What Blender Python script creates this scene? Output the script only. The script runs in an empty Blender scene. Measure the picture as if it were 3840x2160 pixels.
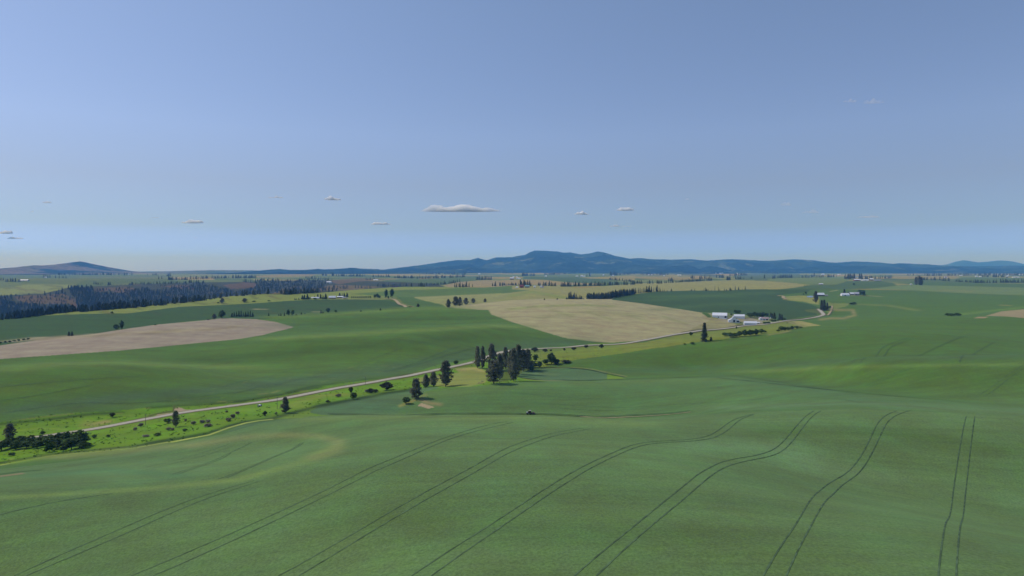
import bpy, math, random
import numpy as np
from mathutils import Vector, Matrix
random.seed(7); RNG = np.random.default_rng(7)
SC = bpy.context.scene; COL = SC.collection
# ---------------------------------------------------------------- camera, sky, sun, exposure
CAMZ = 110.0            # drone height over the valley floor (m)
F, CX, HY = 2562.0, 1920.0, 1012.0      # focal length, centre column and horizon row of the 3840x2160 photograph
cd = bpy.data.cameras.new('camera'); cam = bpy.data.objects.new('camera', cd); COL.objects.link(cam)
cam.location = (0, 0, CAMZ); cam.rotation_euler = (math.radians(90), 0, 0)
cd.sensor_width = 36; cd.lens = 36*F/3840
cd.shift_y = -(1080-HY)/3840
cd.clip_start = 1; cd.clip_end = 200000
SC.camera = cam
SUN_EL, SUN_AZ = 47.0, -73.0            # azimuth from +Y, negative = to the left
w = bpy.data.worlds.new('World'); SC.world = w; w.use_nodes = True
nt = w.node_tree; bg = nt.nodes['Background']
sky = nt.nodes.new('ShaderNodeTexSky'); sky.sky_type = 'NISHITA'; sky.sun_disc = False
sky.sun_elevation = math.radians(SUN_EL); sky.sun_rotation = math.radians(SUN_AZ)
sky.altitude = 900; sky.air_density = 1.0; sky.dust_density = 0.8; sky.ozone_density = 2.2
bg.inputs['Strength'].default_value = 0.113
# colour of the sky by height: Nishita alone turns orange low down at this altitude
geo = nt.nodes.new('ShaderNodeTexCoord'); sep = nt.nodes.new('ShaderNodeSeparateXYZ'); nt.links.new(geo.outputs['Generated'], sep.inputs[0])
SKYT = [(0, (.23,.335,1.0)), (.024, (.228,.345,.95)), (.06, (.275,.315,.46)), (.12, (.38,.355,.42)), (.19, (.49,.453,.51)), (.36, (.575,.53,.545)), (.9, (.5,.5,.5))]
rp = nt.nodes.new('ShaderNodeValToRGB'); nt.links.new(sep.outputs[2], rp.inputs[0])
while len(rp.color_ramp.elements) > 1: rp.color_ramp.elements.remove(rp.color_ramp.elements[0])
for k, (z_, c_) in enumerate(SKYT):
    e_ = rp.color_ramp.elements[0] if k == 0 else rp.color_ramp.elements.new(z_)
    e_.position = z_; e_.color = (*c_, 1)
mu = nt.nodes.new('ShaderNodeVectorMath'); mu.operation = 'MULTIPLY'; nt.links.new(sky.outputs[0], mu.inputs[0]); nt.links.new(rp.outputs[0], mu.inputs[1])
m2 = nt.nodes.new('ShaderNodeVectorMath'); m2.operation = 'SCALE'; m2.inputs['Scale'].default_value = 2; nt.links.new(mu.outputs[0], m2.inputs[0])
nt.links.new(m2.outputs[0], bg.inputs[0])
sl = bpy.data.lights.new('sun', 'SUN'); so = bpy.data.objects.new('sun', sl); COL.objects.link(so)
sl.energy = 2.7; sl.angle = math.radians(0.5); sl.color = (1.0, 0.955, 0.89)
_e, _a = math.radians(SUN_EL), math.radians(SUN_AZ)
SUNV = Vector((math.sin(_a)*math.cos(_e), math.cos(_a)*math.cos(_e), math.sin(_e)))
so.rotation_euler = SUNV.to_track_quat('Z', 'Y').to_euler()
so.location = (0, 0, 3000)
SC.view_settings.view_transform = 'Standard'; SC.view_settings.look = 'None'
SC.view_settings.exposure = 0.0; SC.view_settings.gamma = 1.0
try:
    SC.cycles.use_denoising = True; SC.cycles.denoiser = 'OPENIMAGEDENOISE'
except Exception: pass
SC.cycles.volume_bounces = 64; SC.cycles.max_bounces = 65; SC.cycles.diffuse_bounces = 2
SC.cycles.glossy_bounces = 1; SC.cycles.transparent_max_bounces = 256
SC.cycles.use_adaptive_sampling = False
HAZE_DENSITY = 6.5e-5; HAZE_COL = (0.13, 0.40, 1.0)

# ---------------------------------------------------------------- frames the photograph was measured in
FR = dict(D=(0, 0, .67083), A=(0, 1440, 4.025), B=(560, 1380, 4.025), C=(1080, 1300, 4.025), G=(1700, 1230, 4.025),
          Q=(2560, 1100, 4.025), T=(1900, 1500, 12.88), F=(1000, 1060, 5.152), FM=(2600, 1160, 6.44), FN=(3000, 1020, 6.44),
          R=(3400, 1000, 5.8545), M=(1880, 1000, 5.152), N=(2380, 1000, 4.155), W1=(0, 960, 2.6833), W2=(960, 960, 2.6833),
          W3=(1920, 900, 2.6833), W4=(2880, 940, 2.6833), V1=(0, 1280, 2.0125), V2=(1280, 1240, 2.0125), V3=(2560, 1240, 2.0125),
          S1=(0, 700, 1.84), S2=(1400, 700, 1.84), S3=(2800, 340, 2.3375))
def P(fr, x, y):
    a, b, s = FR[fr]; return a+x/s, b+y/s
def PL(fr, pts): return [P(fr, *p[:2]) for p in pts]

# ---------------------------------------------------------------- terrain: heights from measured ridges and valley floors
# visible lines: (x, y, distance) in frame D; hidden lines: (x, distance, height under the camera)
VIS = [
 [(-300,1449,165),(0,1449,158),(600,1449,136),(1200,1449,120),(2000,1449,118),(2576,1449,120),(2900,1449,122)],
 [(-300,1275,190),(0,1252,196),(400,1228,200),(600,1205,203),(760,1165,210),(860,1120,238),(1000,1088,258),(1340,1071,268),
  (1600,1085,255),(1750,1109,245),(1900,1135,238),(2150,1192,232),(2400,1240,225),(2576,1275,220),(2900,1310,212)],
 [(950,1180,188),(1400,1155,196),(1700,1190,188),(2000,1260,172),(2300,1300,168)],
 [(0,1205,262),(300,1180,268),(560,1150,275),(760,1115,285)],
 [(-300,1215,325),(0,1170,340),(200,1147,345),(400,1118,350),(560,1085,352),(650,1062,350),(780,1050,332),(900,1046,318),
  (1340,1045,300),(1500,1050,305),(1600,1058,312),(1700,1052,330),(1780,1038,330),(1900,1031,313),(2150,1028,301),(2400,1036,298),(2576,1047,294),(2900,1062,303)],
 [(-300,1180,375),(0,1130,402),(400,1080,430),(600,1055,440),(780,1043,462),(1000,1044,482),(1340,1043,482),(1520,1044,476),(1740,1036,442),
  (1900,1020,402),(2150,1008,372),(2400,1018,347),(2576,1030,336),(2900,1048,328)],
 [(400,1062,464),(600,1035,487),(780,1021,502),(900,1012,512),(1020,1005,520),(1100,990,535),(1200,972,542),(1300,963,556),(1450,958,567),(1560,957,575),(1700,953,581),(1830,948,586),
  (2000,968,500),(2160,990,416),(2400,1010,376),(2576,1025,359),(2900,1042,350)],
 [(-300,1165,385),(0,1112,425),(210,1083,455),(400,1047,497),(600,1018,534),(730,998,566),(900,970,616),(1000,955,652)],
 [(1100,958,640),(1200,945,662),(1300,943,668)],
 [(1450,945,675),(1590,944,668),(1830,943,642),(2000,942,575),(2160,962,480),(2400,985,432),(2576,1000,410),(2900,1015,400)],
 [(1310,938,692),(1450,934,700),(1590,938,685),(1700,939,680),(1830,937,668),(2000,928,582),(2160,922,506),(2400,918,472),(2576,917,457),(2900,917,445)],
 [(1700,930,720),(1830,929,700),(2000,921,640),(2160,914,575),(2400,907,565),(2576,904,558),(2900,902,550)],
 [(1000,942,690),(1200,912,762),(1340,882,862),(1400,876,895),(1500,868,935),(1600,858,975),(1700,843,1045),(1850,824,1185),(1950,808,1320),(2060,790,1530)],
 [(1310,934,705),(1430,906,748),(1600,888,775),(1700,868,802),(1830,848,822),(1940,838,828),(2000,832,822),(2150,828,812),(2292,833,792),(2367,840,772),(2576,873,715),(2900,905,670)],
 [(1900,830,1090),(1997,827,1030),(2097,817,1080),(2207,803,1160),(2332,798,1190),(2576,800,1160),(2900,815,1100)],
 [(-300,1095,455),(0,1052,492),(300,1019,531),(600,995,566),(900,955,652),(1190,900,802),(1400,868,930)],
 [(-300,950,565),(0,926,596),(110,915,612),(300,913,634),(480,920,662)],
 [(520,936,676),(640,944,676),(760,930,700)],
 [(-300,927,700),(0,917.5,712),(300,908,738),(480,913,752)],
 [(869,838,985),(1044,823.5,1040),(1169,817.5,1080),(1244,813,1100)],
 [(700,882,782),(900,878,785),(1050,868,805)],
 [(-300,930,690),(0,902,742),(300,880,800),(600,850,905),(740,826,1010)],
 [(-300,900,820),(0,869,890),(125,851,940),(225,842,975),(312,828,1010),(400,816.5,1060),(512,806.5,1120),(562,801,1170),(625,801,1180),(694,810,1130),(739,822,1040)],
 [(744,851,825),(869,846,842),(1044,831,884),(1169,825,935),(1244,821,975),(1330,833,985),(1420,850,960),(1500,862,955)],
 [(694,796,1170),(744,794,1190),(819,788,1210),(894,784,1230),(956,780,1250),(994,775,1265),(1034,773,1270),(1119,773.5,1270),(1181,779,1260),(1229,780,1260)],
 [(1288,757,1500),(1363,754.5,1530),(1538,753,1550),(1575,756,1530),(1613,763,1500),(1700,776,1420),(1763,786,1350),(1850,802,1310)],
 [(1300,800,1130),(1500,800,1170),(1700,805,1200)],
 [(1760,808,1290),(1830,806,1330),(1900,804,1350),(1980,803,1380)],
 [(1825,785,1480),(1900,787,1500),(2000,790,1500),(2060,785,1570)],
 [(1550,747,1820),(1613,739,2020),(1661,734.6,2100),(1734,732,2180),(1814,732,2200),(1879,729,2200),(1968,728,2200),(2012,722.5,2300)],
 [(-300,822,1200),(0,804,1350),(112,791.5,1420),(237,781.5,1500),(350,773,1600),(475,760,1720),(575,746.5,1830),(644,741,1900),(719,742,2000),(794,738,2100),(869,731.5,2200),(956,725,2300),(1019,721.5,2450),(1119,723,2550)],
 [(-300,850,1050),(0,832,1120),(200,815,1200),(400,795,1300),(560,778,1450),(700,765,1600),(800,757,1720),(930,752,1800),(1020,752,1800),(1100,752,1760)],
 [(1050,744,1980),(1150,736,2150),(1288,735,2150),(1400,736,2050),(1440,740,1950)],
 [(1119,722,2600),(1288,719,2700),(1400,719,2800)],
 [(1463,725,2500),(1563,716,3000),(1596,714,3150),(1713,710,3350),(1813,707,3500),(1871,705.5,3500),(1935,706.6,3400),(1984,712,2950),(2012,717.6,2650)],
 [(2074,784,1600),(2062,770,1720),(2050,752,1930),(2060,745,2000),(2147,744,2060)],
 [(2150,765,1700),(2300,762,1720),(2450,768,1650),(2576,768,1620),(2900,770,1600)],
 [(2397,791,1360),(2500,790,1340),(2576,792,1320),(2900,800,1300)],
 [(2100,727,2400),(2182,727,2420),(2282,729,2400),(2432,738,2120),(2576,743,2010),(2900,748,1950)],
 [(2180,705,3900),(2312,716,3000),(2450,716,3000),(2576,715,3100),(2900,716,3100)],
 [(-300,748,3000),(0,745,3100),(112,738,3200),(185,722,3400),(325,716,3700),(475,711,4000),(644,708,4400),(794,705,4700),(900,706,4500),(1000,710,4000),(1119,712,3800),(1288,710,3900)],
 [(1450,712,3700),(1600,706,4200),(1750,701,4400),(1900,700,4600)],
]
HID = [
 [(-300,15,-58),(2900,15,-58)], [(-300,50,-58),(600,50,-57),(2900,50,-56)], [(-300,90,-58),(600,90,-55.5),(2900,90,-55)],
 [(780,395,-92),(1000,395,-92),(1340,395,-92),(1560,390,-90)],
 [(1150,610,-99),(1300,625,-101),(1560,640,-102)],
 [(1000,940-360,-102),(1001,581,-102)],
 [(200,990+40,-101),(312,1090,-99),(400,1150,-97),(512,1250,-95),(600,1300,-94),(700,1400,-93)],
 [(-300,930,-106),(0,965,-105)],
 [(869,1060,-92),(1044,1100,-90),(1169,1130,-88)],
 [(744,1430,-93),(894,1480,-92),(994,1520,-89),(1119,1540,-84),(1200,1560,-80)],
 [(1300,1700,-76),(1500,1760,-81)],
 [(1650,2400,-74),(1800,2500,-74),(1950,2450,-70)],
 [(1830,1010,-97),(1950,1020,-96)], [(2150,980,-86),(2300,1000,-86),(2576,950,-90)],
 [(0,1700,-200),(237,1900,-190),(475,2200,-190),(644,2450,-172),(794,2750,-150),(956,2950,-118),(1119,3050,-92)],
 [(-300,2200,-222),(0,2250,-225),(237,2450,-215),(475,2900,-200),(644,3300,-170),(794,3600,-145),(956,3600,-112),(1119,3350,-90)],
 [(1300,3200,-76),(1500,3300,-78)], [(1650,3800,-72),(1850,3900,-66)],
 [(2150,2700,-72),(2300,2650,-70),(2576,2500,-76)],
 [(2000,3300,-58),(2100,3100,-60)],
 [(-300,5600,-70),(600,5600,-68),(1300,5200,-66),(2000,5200,-60),(2900,5200,-60)],
 [(-300,8000,-62),(2900,8000,-61)], [(-300,12000,-61),(2900,12000,-61)], [(-300,20000,-61),(2900,20000,-61)], [(-300,31000,-61),(2900,31000,-61)],
]
def _data():
    us, vs, zs, ws = [], [], [], []
    for ln in VIS:
        a = np.array(ln, float)
        n = max(2, int((a[-1,0]-a[0,0])/12)); x = np.linspace(a[0,0], a[-1,0], n)
        y = np.interp(x, a[:,0], a[:,1]); Y = np.exp(np.interp(x, a[:,0], np.log(a[:,2])))
        us.append((x*1.49068-CX)/F); vs.append(np.log(Y)); zs.append(-(y*1.49068-HY)/F*Y)
        ws.append(1/(1+(Y/1500)**1))
    for ln in HID:
        a = np.array(ln, float)
        n = max(2, int(abs(a[-1,0]-a[0,0])/20)); x = np.linspace(a[0,0], a[-1,0], n)
        us.append((x*1.49068-CX)/F); vs.append(np.interp(x, a[:,0], np.log(a[:,1]))); zs.append(np.interp(x, a[:,0], a[:,2]))
        ws.append(np.full(n, .15))
    return [np.concatenate(k) for k in (us, vs, zs, ws)]
U0, U1, V0, V1 = -1.6, 1.6, math.log(15.0), math.log(30500.0)
def solve(h, init):
    nu, nv = int(round((U1-U0)/h))+1, int(math.ceil((V1-V0)/h))+1
    us, vs, zs, ws = DATA
    i = np.clip((us-U0)/h, 0, nu-1.001); j = np.clip((vs-V0)/h, 0, nv-1.001)
    i0 = i.astype(int); j0 = j.astype(int); fi = i-i0; fj = j-j0
    idx = np.stack([i0*nv+j0, (i0+1)*nv+j0, i0*nv+j0+1, (i0+1)*nv+j0+1]); wt = np.stack([(1-fi)*(1-fj), fi*(1-fj), (1-fi)*fj, fi*fj])
    W = ws*6.0*(.0125/h)**0
    def A(x):
        g = x.reshape(nu, nv); r = np.zeros_like(g)
        d = g[:-2]-2*g[1:-1]+g[2:]; r[:-2] += d; r[1:-1] -= 2*d; r[2:] += d
        d = g[:,:-2]-2*g[:,1:-1]+g[:,2:]; r[:,:-2] += d; r[:,1:-1] -= 2*d; r[:,2:] += d
        d = g[1:,1:]-g[:-1,1:]-g[1:,:-1]+g[:-1,:-1]; d = 2*d
        r[1:,1:] += d; r[:-1,1:] -= d; r[1:,:-1] -= d; r[:-1,:-1] += d
        k = .02*(h/.0125)**2*.25
        d = (g[1:]-g[:-1])*k; r[1:] += d; r[:-1] -= d
        d = (g[:,1:]-g[:,:-1])*k; r[:,1:] += d; r[:,:-1] -= d
        r = r.ravel(); q = (x[idx]*wt).sum(0)*W
        return r+np.bincount(idx.ravel(), (wt*q).ravel(), nu*nv)
    b = np.bincount(idx.ravel(), (wt*(W*zs)).ravel(), nu*nv)
    if init is None: x = np.full(nu*nv, -80.0)
    else:
        gi = np.linspace(0, init.shape[0]-1, nu); gj = np.clip(np.arange(nv)*h/(2*h), 0, init.shape[1]-1.001)
        x = bil(init, gi[:,None]+0*gj[None], gj[None]+0*gi[:,None]).ravel()
    dg = 12.+.1*np.ones(nu*nv)+np.bincount(idx.ravel(), (wt*wt*W).ravel(), nu*nv)
    r = b-A(x); z = r/dg; p = z.copy(); rz = r@z
    for it in range(900):
        Ap = A(p); al = rz/(p@Ap); x += al*p; r -= al*Ap
        if it % 50 == 0 and np.abs(r).max() < 2e-3: break
        z = r/dg; rn = r@z; p = z+(rn/rz)*p; rz = rn
    return x.reshape(nu, nv)
def bil(g, i, j):
    i0 = np.clip(np.floor(i).astype(int), 0, g.shape[0]-2); j0 = np.clip(np.floor(j).astype(int), 0, g.shape[1]-2)
    a = i-i0; b = j-j0
    return g[i0,j0]*(1-a)*(1-b)+g[i0+1,j0]*a*(1-b)+g[i0,j0+1]*(1-a)*b+g[i0+1,j0+1]*a*b
def cub1(g, t, ax):
    n = g.shape[ax]; i = np.clip(np.floor(t).astype(int), 0, n-2); f = t-i
    sh = [1]*g.ndim; sh[ax] = len(t); f = f.reshape(sh)
    p0, p1, p2, p3 = (np.take(g, np.clip(i+k, 0, n-1), ax) for k in (-1, 0, 1, 2))
    return p1+.5*f*(p2-p0+f*(2*p0-5*p1+4*p2-p3+f*(3*(p1-p2)+p3-p0)))
DATA = _data(); CG = None
for hh in (.1, .05, .025, .0125): CG = solve(hh, CG); HS = hh
# value noise helpers
def vnoise(x, y, seed=0):
    g = np.random.default_rng(seed).random((256, 256)).astype(np.float32)
    xi = np.floor(x).astype(int); yi = np.floor(y).astype(int); fx = x-xi; fy = y-yi
    fx = fx*fx*(3-2*fx); fy = fy*fy*(3-2*fy); xi &= 255; yi &= 255; x1 = (xi+1) & 255; y1 = (yi+1) & 255
    return g[xi,yi]*(1-fx)*(1-fy)+g[x1,yi]*fx*(1-fy)+g[xi,y1]*(1-fx)*fy+g[x1,y1]*fx*fy
def fbm(x, y, o=4, seed=0):
    s = 0; a = .5
    for k in range(o): s = s+a*(vnoise(x*2**k+17.3*k, y*2**k-9.1*k, seed+k)-.5)*2; a *= .5
    return s
# fine sheet: columns fan out with distance, rows are spaced with distance
_w = np.linspace(.82, 1.58, 40)**1.0
UC = np.concatenate([-_w[::-1], np.linspace(-.82, .82, 920)[1:-1], _w]); NC = len(UC)
VR = np.concatenate([np.linspace(math.log(16), math.log(105), 36)[:-1], np.arange(math.log(105), math.log(3200), .0036), np.arange(math.log(3200), math.log(30000), .0065)])
NR = len(VR); YR = np.exp(VR)
ZG = cub1(cub1(CG, (UC-U0)/HS, 0), (VR-V0)/HS, 1)
XG = UC[:,None]*YR[None]
YG = np.broadcast_to(YR[None], XG.shape)
sm = np.clip((YG-3600)/4500, 0, 1); sm = sm*sm*(3-2*sm)
ZG = ZG+sm*9*fbm(XG/1500+50, YG/1100+50, 4, 3)
cw = np.clip((YG-1900)/400, 0, 1)*np.clip((-ZG-95)/40, 0, 1)
ZG = ZG+cw*22*fbm(XG/260+20, YG/260+20, 4, 9)
ZG = ZG+.22*fbm(XG/9+80, YG/9+80, 2, 5)*np.clip((-ZG-98)/4, 0, 1)*(YG < 1500)*(YG > 380)
PYG = HY-F*ZG/YG; PXG = np.broadcast_to(CX+F*UC[:,None], XG.shape)
PYM = np.minimum.accumulate(PYG, 1)       # what each column shows, near to far
ZW = ZG+CAMZ
def cidx(u):
    k = int(np.clip(np.searchsorted(UC, u)-1, 0, NC-2)); return k+min(max((u-UC[k])/(UC[k+1]-UC[k]), 0), .9999)
def zat(x, y):
    u = x/y; i = cidx(u); v = math.log(y)
    j = np.searchsorted(VR, v)-1; j = min(max(j, 0), NR-2); i0 = int(i); a = i-i0; b = (y-YR[j])/(YR[j+1]-YR[j])
    return float((ZW[i0,j]*(1-a)+ZW[i0+1,j]*a)*(1-b)+(ZW[i0,j+1]*(1-a)+ZW[i0+1,j+1]*a)*b)
def at(px, py):
    u = (px-CX)/F; i = cidx(u); i0 = int(np.clip(i, 0, NC-2)); a = i-i0
    col = PYM[i0]*(1-a)+PYM[i0+1]*a
    j = int(np.searchsorted(-col, -py)); j = min(max(j, 1), NR-1)
    d = col[j-1]-col[j]; b = 0 if d <= 1e-6 else (col[j-1]-py)/d
    Y = YR[j-1]+(YR[j]-YR[j-1])*min(max(b, 0), 1)
    return Vector((u*Y, Y, zat(u*Y, Y)))
def atp(fr, x, y): return at(*P(fr, x, y))
def atY(fr, x, Y):
    u = (P(fr, x, 0)[0]-CX)/F; return Vector((u*Y, Y, zat(u*Y, Y)))

# ---------------------------------------------------------------- field colours (crops, soil, grass, some painted hill shading) held by the ground itself
LIT = np.array([.84, .90, 1.20])      # linear brightness of a white sheet lying here: picture colour / LIT = surface colour
AIR = np.array([.50, .47, .50])       # colour the air tends to over a long distance
def alb(c, Y=0.0):
    c = np.array(c, float); g = c.mean(); c = (g+(c-g)*.86)*.925/255; l = np.where(c <= .04045, c/12.92, ((c+.055)/1.055)**2.4)
    T = np.exp(-np.array(HAZE_COL)*HAZE_DENSITY*Y); return np.maximum((l-AIR*(1-T))/T, .35*l)/LIT
GREEN=(82,119,64); NEAR=(94,128,82); DARKG=(60,94,66); BLUEG=(82,118,88); BROWN=(158,144,142); TAN=(168,160,134); PALE=(132,148,98)
GRASS=(104,150,36); OLIVE=(120,140,60); MEADOW=(138,150,80); DIRT=(165,150,135)
CA = np.empty(XG.shape+(3,), np.float32)
for _j in range(NR): CA[:,_j] = alb(GREEN, min(YR[_j], 2400))  # base green shifts with distance, cancelling the haze in the colour
PXJ = PXG+0*PYM; PYJ = PYM
def inside(x, y, poly):
    p = np.array(poly, float); ins = np.zeros(x.shape, bool)
    for k in range(len(p)):
        x1, y1 = p[k-1]; x2, y2 = p[k]
        if y1 == y2: continue
        c = ((y1 > y) != (y2 > y)); ins ^= c & (x < (x2-x1)*(y-y1)/(y2-y1)+x1)
    return ins
def field(col, fr, pts, mask=None, mix=1.0):
    p = PL(fr, pts); a = np.array(p)
    m = (PYJ > a[:,1].min()) & (PYJ < a[:,1].max()) & (PXJ > a[:,0].min()) & (PXJ < a[:,0].max())
    if mask is not None: m &= mask
    ii, jj = np.nonzero(m); s = inside(PXJ[ii,jj], PYJ[ii,jj], p); ii = ii[s]; jj = jj[s]
    if len(ii) == 0: return
    CA[ii,jj] = CA[ii,jj]*(1-mix)+alb(col, float(np.median(YG[ii,jj])))*mix
def streak(col, fr, pts, wx, wy=None, mix=.8, hard=False):
    p = np.array(PL(fr, pts)); s = FR[fr][2]; wx /= s; wy = (wy or wx*s*.5)/s
    R = 2.6
    m = (PYJ > p[:,1].min()-R*wy) & (PYJ < p[:,1].max()+R*wy) & (PXJ > p[:,0].min()-R*wx) & (PXJ < p[:,0].max()+R*wx)
    ii, jj = np.nonzero(m); x = PXJ[ii,jj]/wx; y = PYJ[ii,jj]/wy; d2 = np.full(x.shape, 1e9)
    q = p/np.array([wx, wy])
    for k in range(len(q)-1):
        ax, ay = q[k]; bx, by = q[k+1]; dx, dy = bx-ax, by-ay; L = dx*dx+dy*dy+1e-9
        t = np.clip(((x-ax)*dx+(y-ay)*dy)/L, 0, 1); d2 = np.minimum(d2, (x-ax-t*dx)**2+(y-ay-t*dy)**2)
    wv = (np.exp(-d2*1.2) if not hard else np.clip(1.5-np.sqrt(d2), 0, 1))*mix
    if not hard: wv = wv*(.75+.5*vnoise(XG[ii,jj]/14, YG[ii,jj]/14, 4))
    wv = np.clip(wv, 0, 1)[:,None]
    if len(ii) == 0: return
    CA[ii,jj] = CA[ii,jj]*(1-wv)+alb(col, float(np.median(YG[ii,jj])))*wv
# far farmland: a patchwork of crops and fallow
far = YG > 2350; ii, jj = np.nonzero(far)
sd = np.random.default_rng(21); n = 420
sx = sd.uniform(-.95, .95, n); sv = sd.uniform(math.log(2300), math.log(16000), n)
pal = [(92,122,92),(84,116,88),(110,132,104),(150,146,118),(86,118,84),(122,138,104),(158,142,124),(94,124,96),(140,144,116)]
pc = np.array([alb(c, 5000) for c in pal])[sd.integers(0, len(pal), n)]
xx = XG[ii,jj]/YG[ii,jj]; vv = np.log(YG[ii,jj]); best = np.full(len(ii), 1e9); bi = np.zeros(len(ii), int)
wob = .04*fbm(XG[ii,jj]/800, YG[ii,jj]/800, 2, 8)
for k in range(n):
    d = ((xx-sx[k])*1.0)**2+((vv-sv[k]+wob)*.75)**2; m = d < best; best[m] = d[m]; bi[m] = k
CA[ii,jj] = pc[bi]
# left and middle
field(GREEN,'D',[(-300,905),(0,903),(300,882),(600,853),(740,823),(644,804),(744,790),(1034,768),(1119,769),(1229,781),(1236,791),(1288,810),(1420,850),(1510,862),(1400,868),(1190,900),(900,955),(600,995),(300,1018),(0,1052),(-300,1090)])
field(DARKG,'D',[(-300,900),(0,869),(225,842),(400,816),(562,800),(650,804),(744,796),(894,786),(994,777),(1034,774),(1010,768),(985,757),(935,752),(800,753),(720,757),(644,763),(562,766),(450,771),(325,788),(225,788),(87,795),(0,806),(-300,830)])
field(PALE,'D',[(87,795.5),(50,798),(112,790),(237,780),(350,771),(475,758),(575,744),(644,739),(719,741),(794,736),(869,730),(956,723),(1119,721),(1288,718),(1288,724),(1119,728),(1019,729),(881,740),(980,742),(980,752),(800,753.5),(720,757),(644,763),(562,767),(450,772),(325,788),(225,789)])
field((92,124,88),'W2',[(950,382),(1500,345),(1900,330),(2576,296),(2700,292),(2700,362),(2576,370),(2000,395),(1600,412),(1300,405),(1200,398)])
field((146,150,108),'W2',[(1600,412),(2576,370),(2700,362),(2700,470),(2576,475),(1920,520),(1880,490),(1580,425)])
field((78,112,72),'W2',[(1420,425),(1580,418),(1880,500),(1870,514),(1600,514),(1450,470)])
field((148,148,112),'D',[(1288,737),(1288,719),(1400,717),(1463,725),(1596,713),(1758,707),(1871,704),(1984,711),(2012,718),(1968,729),(1814,733),(1661,735),(1596,740),(1550,748),(1538,754),(1288,759)])
streak((128,148,92),'W3',[(0,560),(200,520),(420,560),(550,590)],60,14,.7)
field((88,120,90),'W3',[(0,497),(180,508),(60,520),(0,527),(-100,540),(-100,490)])
field(TAN,'D',[(1124,774),(1169,768),(1288,755),(1363,752),(1538,751),(1613,763),(1763,785.5),(1790,798),(1850,815),(1860,822),(1700,845),(1600,857),(1540,862),(1500,860),(1420,850),(1288,810),(1236,791),(1229,780),(1181,778)])
streak((136,150,98),'W3',[(0,695),(300,665),(700,655),(1000,665)],60,12,.7)
streak((140,146,104),'W3',[(300,780),(800,720),(1300,760)],90,20,.35)
streak((168,150,128),'W3',[(700,800),(900,870),(1200,880)],110,25,.4)
streak((170,150,130),'G',[(2400,150),(2576,140)],120,30,.5)
for k in range(9): streak((144,150,104) if k % 2 else (166,152,128),'W3',[(200+190*k,690+12*k),(420+190*k,760+12*k)],26,10,.5)
field(DARKG,'D',[(1538,754),(1550,746),(1613,738),(1661,733),(1734,731),(1814,731),(1879,728),(1968,727),(2012,722),(2052,722),(2030,735),(1962,742),(1957,746),(1972,754),(2040,766),(2062,775),(2055,792),(1977,804),(1930,800),(1825,786),(1763,786),(1700,776),(1613,763)])
streak((86,126,86),'N',[(300,470),(900,450),(1500,470)],200,18,.35)
streak((84,120,88),'W3',[(1500,600),(2000,560),(2576,530)],160,16,.4)
streak((84,122,88),'W3',[(1500,700),(2000,650),(2500,640)],160,16,.35)
field(BROWN,'D',[(-300,935),(0,903),(300,882),(600,853),(660,843),(740,823),(694,810),(644,803),(562,800),(512,806),(400,816),(312,828),(225,842),(125,851),(0,869),(-300,900)])
for k in range(8): streak((148,134,118) if k % 2 else (172,158,142),'W1',[(100+280*k,860-16*k),(420+280*k,820-16*k)],120,8,.75)
field((134,148,112),'W1',[(-200,345),(0,325),(300,288),(700,288),(720,310),(690,345),(600,378),(0,395),(-200,400)])
field((150,140,122),'W1',[(980,212),(1300,205),(1680,210),(1700,230),(1500,232),(1100,222)])
field((96,124,86),'W1',[(300,200),(900,190),(1700,195),(1750,240),(1500,300),(900,290),(350,280),(0,260),(-200,250),(-200,200)],mix=.8)
field((146,142,114),'W2',[(0,200),(350,178),(600,185),(560,205),(200,215),(0,215)])
field((88,120,92),'W2',[(860,270),(1500,240),(2000,205),(2300,215),(2100,255),(1700,290),(1100,300),(860,285)])
field((150,142,120),'W2',[(1190,235),(1400,226),(1450,232),(1300,242)])
field((154,142,120),'W2',[(1640,220),(1850,213),(1900,218),(1640,235)])
field((154,140,122),'W2',[(1880,295),(2050,260),(2300,243),(2700,250),(2700,290),(2300,318),(1930,312)])
field((158,142,124),'M',[(0,262),(500,248),(900,262),(1200,300),(1650,320),(2000,330),(1900,350),(1000,355),(600,350),(0,330)])
field((82,116,92),'M',[(410,195),(1500,205),(2050,240),(2100,300),(1500,310),(1100,280),(800,250),(420,240)])
field((152,146,118),'M',[(1500,210),(2100,190),(2576,170),(2576,260),(2300,262),(2100,240),(1700,230)])
field((150,142,118),'N',[(0,150),(500,150),(900,165),(1200,172),(1200,190),(600,210),(0,180)])
field((158,144,122),'N',[(780,160),(1000,142),(1180,165),(1000,172)])
field((96,124,98),'N',[(560,110),(1000,100),(1400,135),(1250,160),(1000,140),(700,135)])
field((92,122,96),'N',[(1520,145),(1900,100),(2576,110),(2576,270),(2400,230),(2050,215),(1600,210)])
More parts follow.
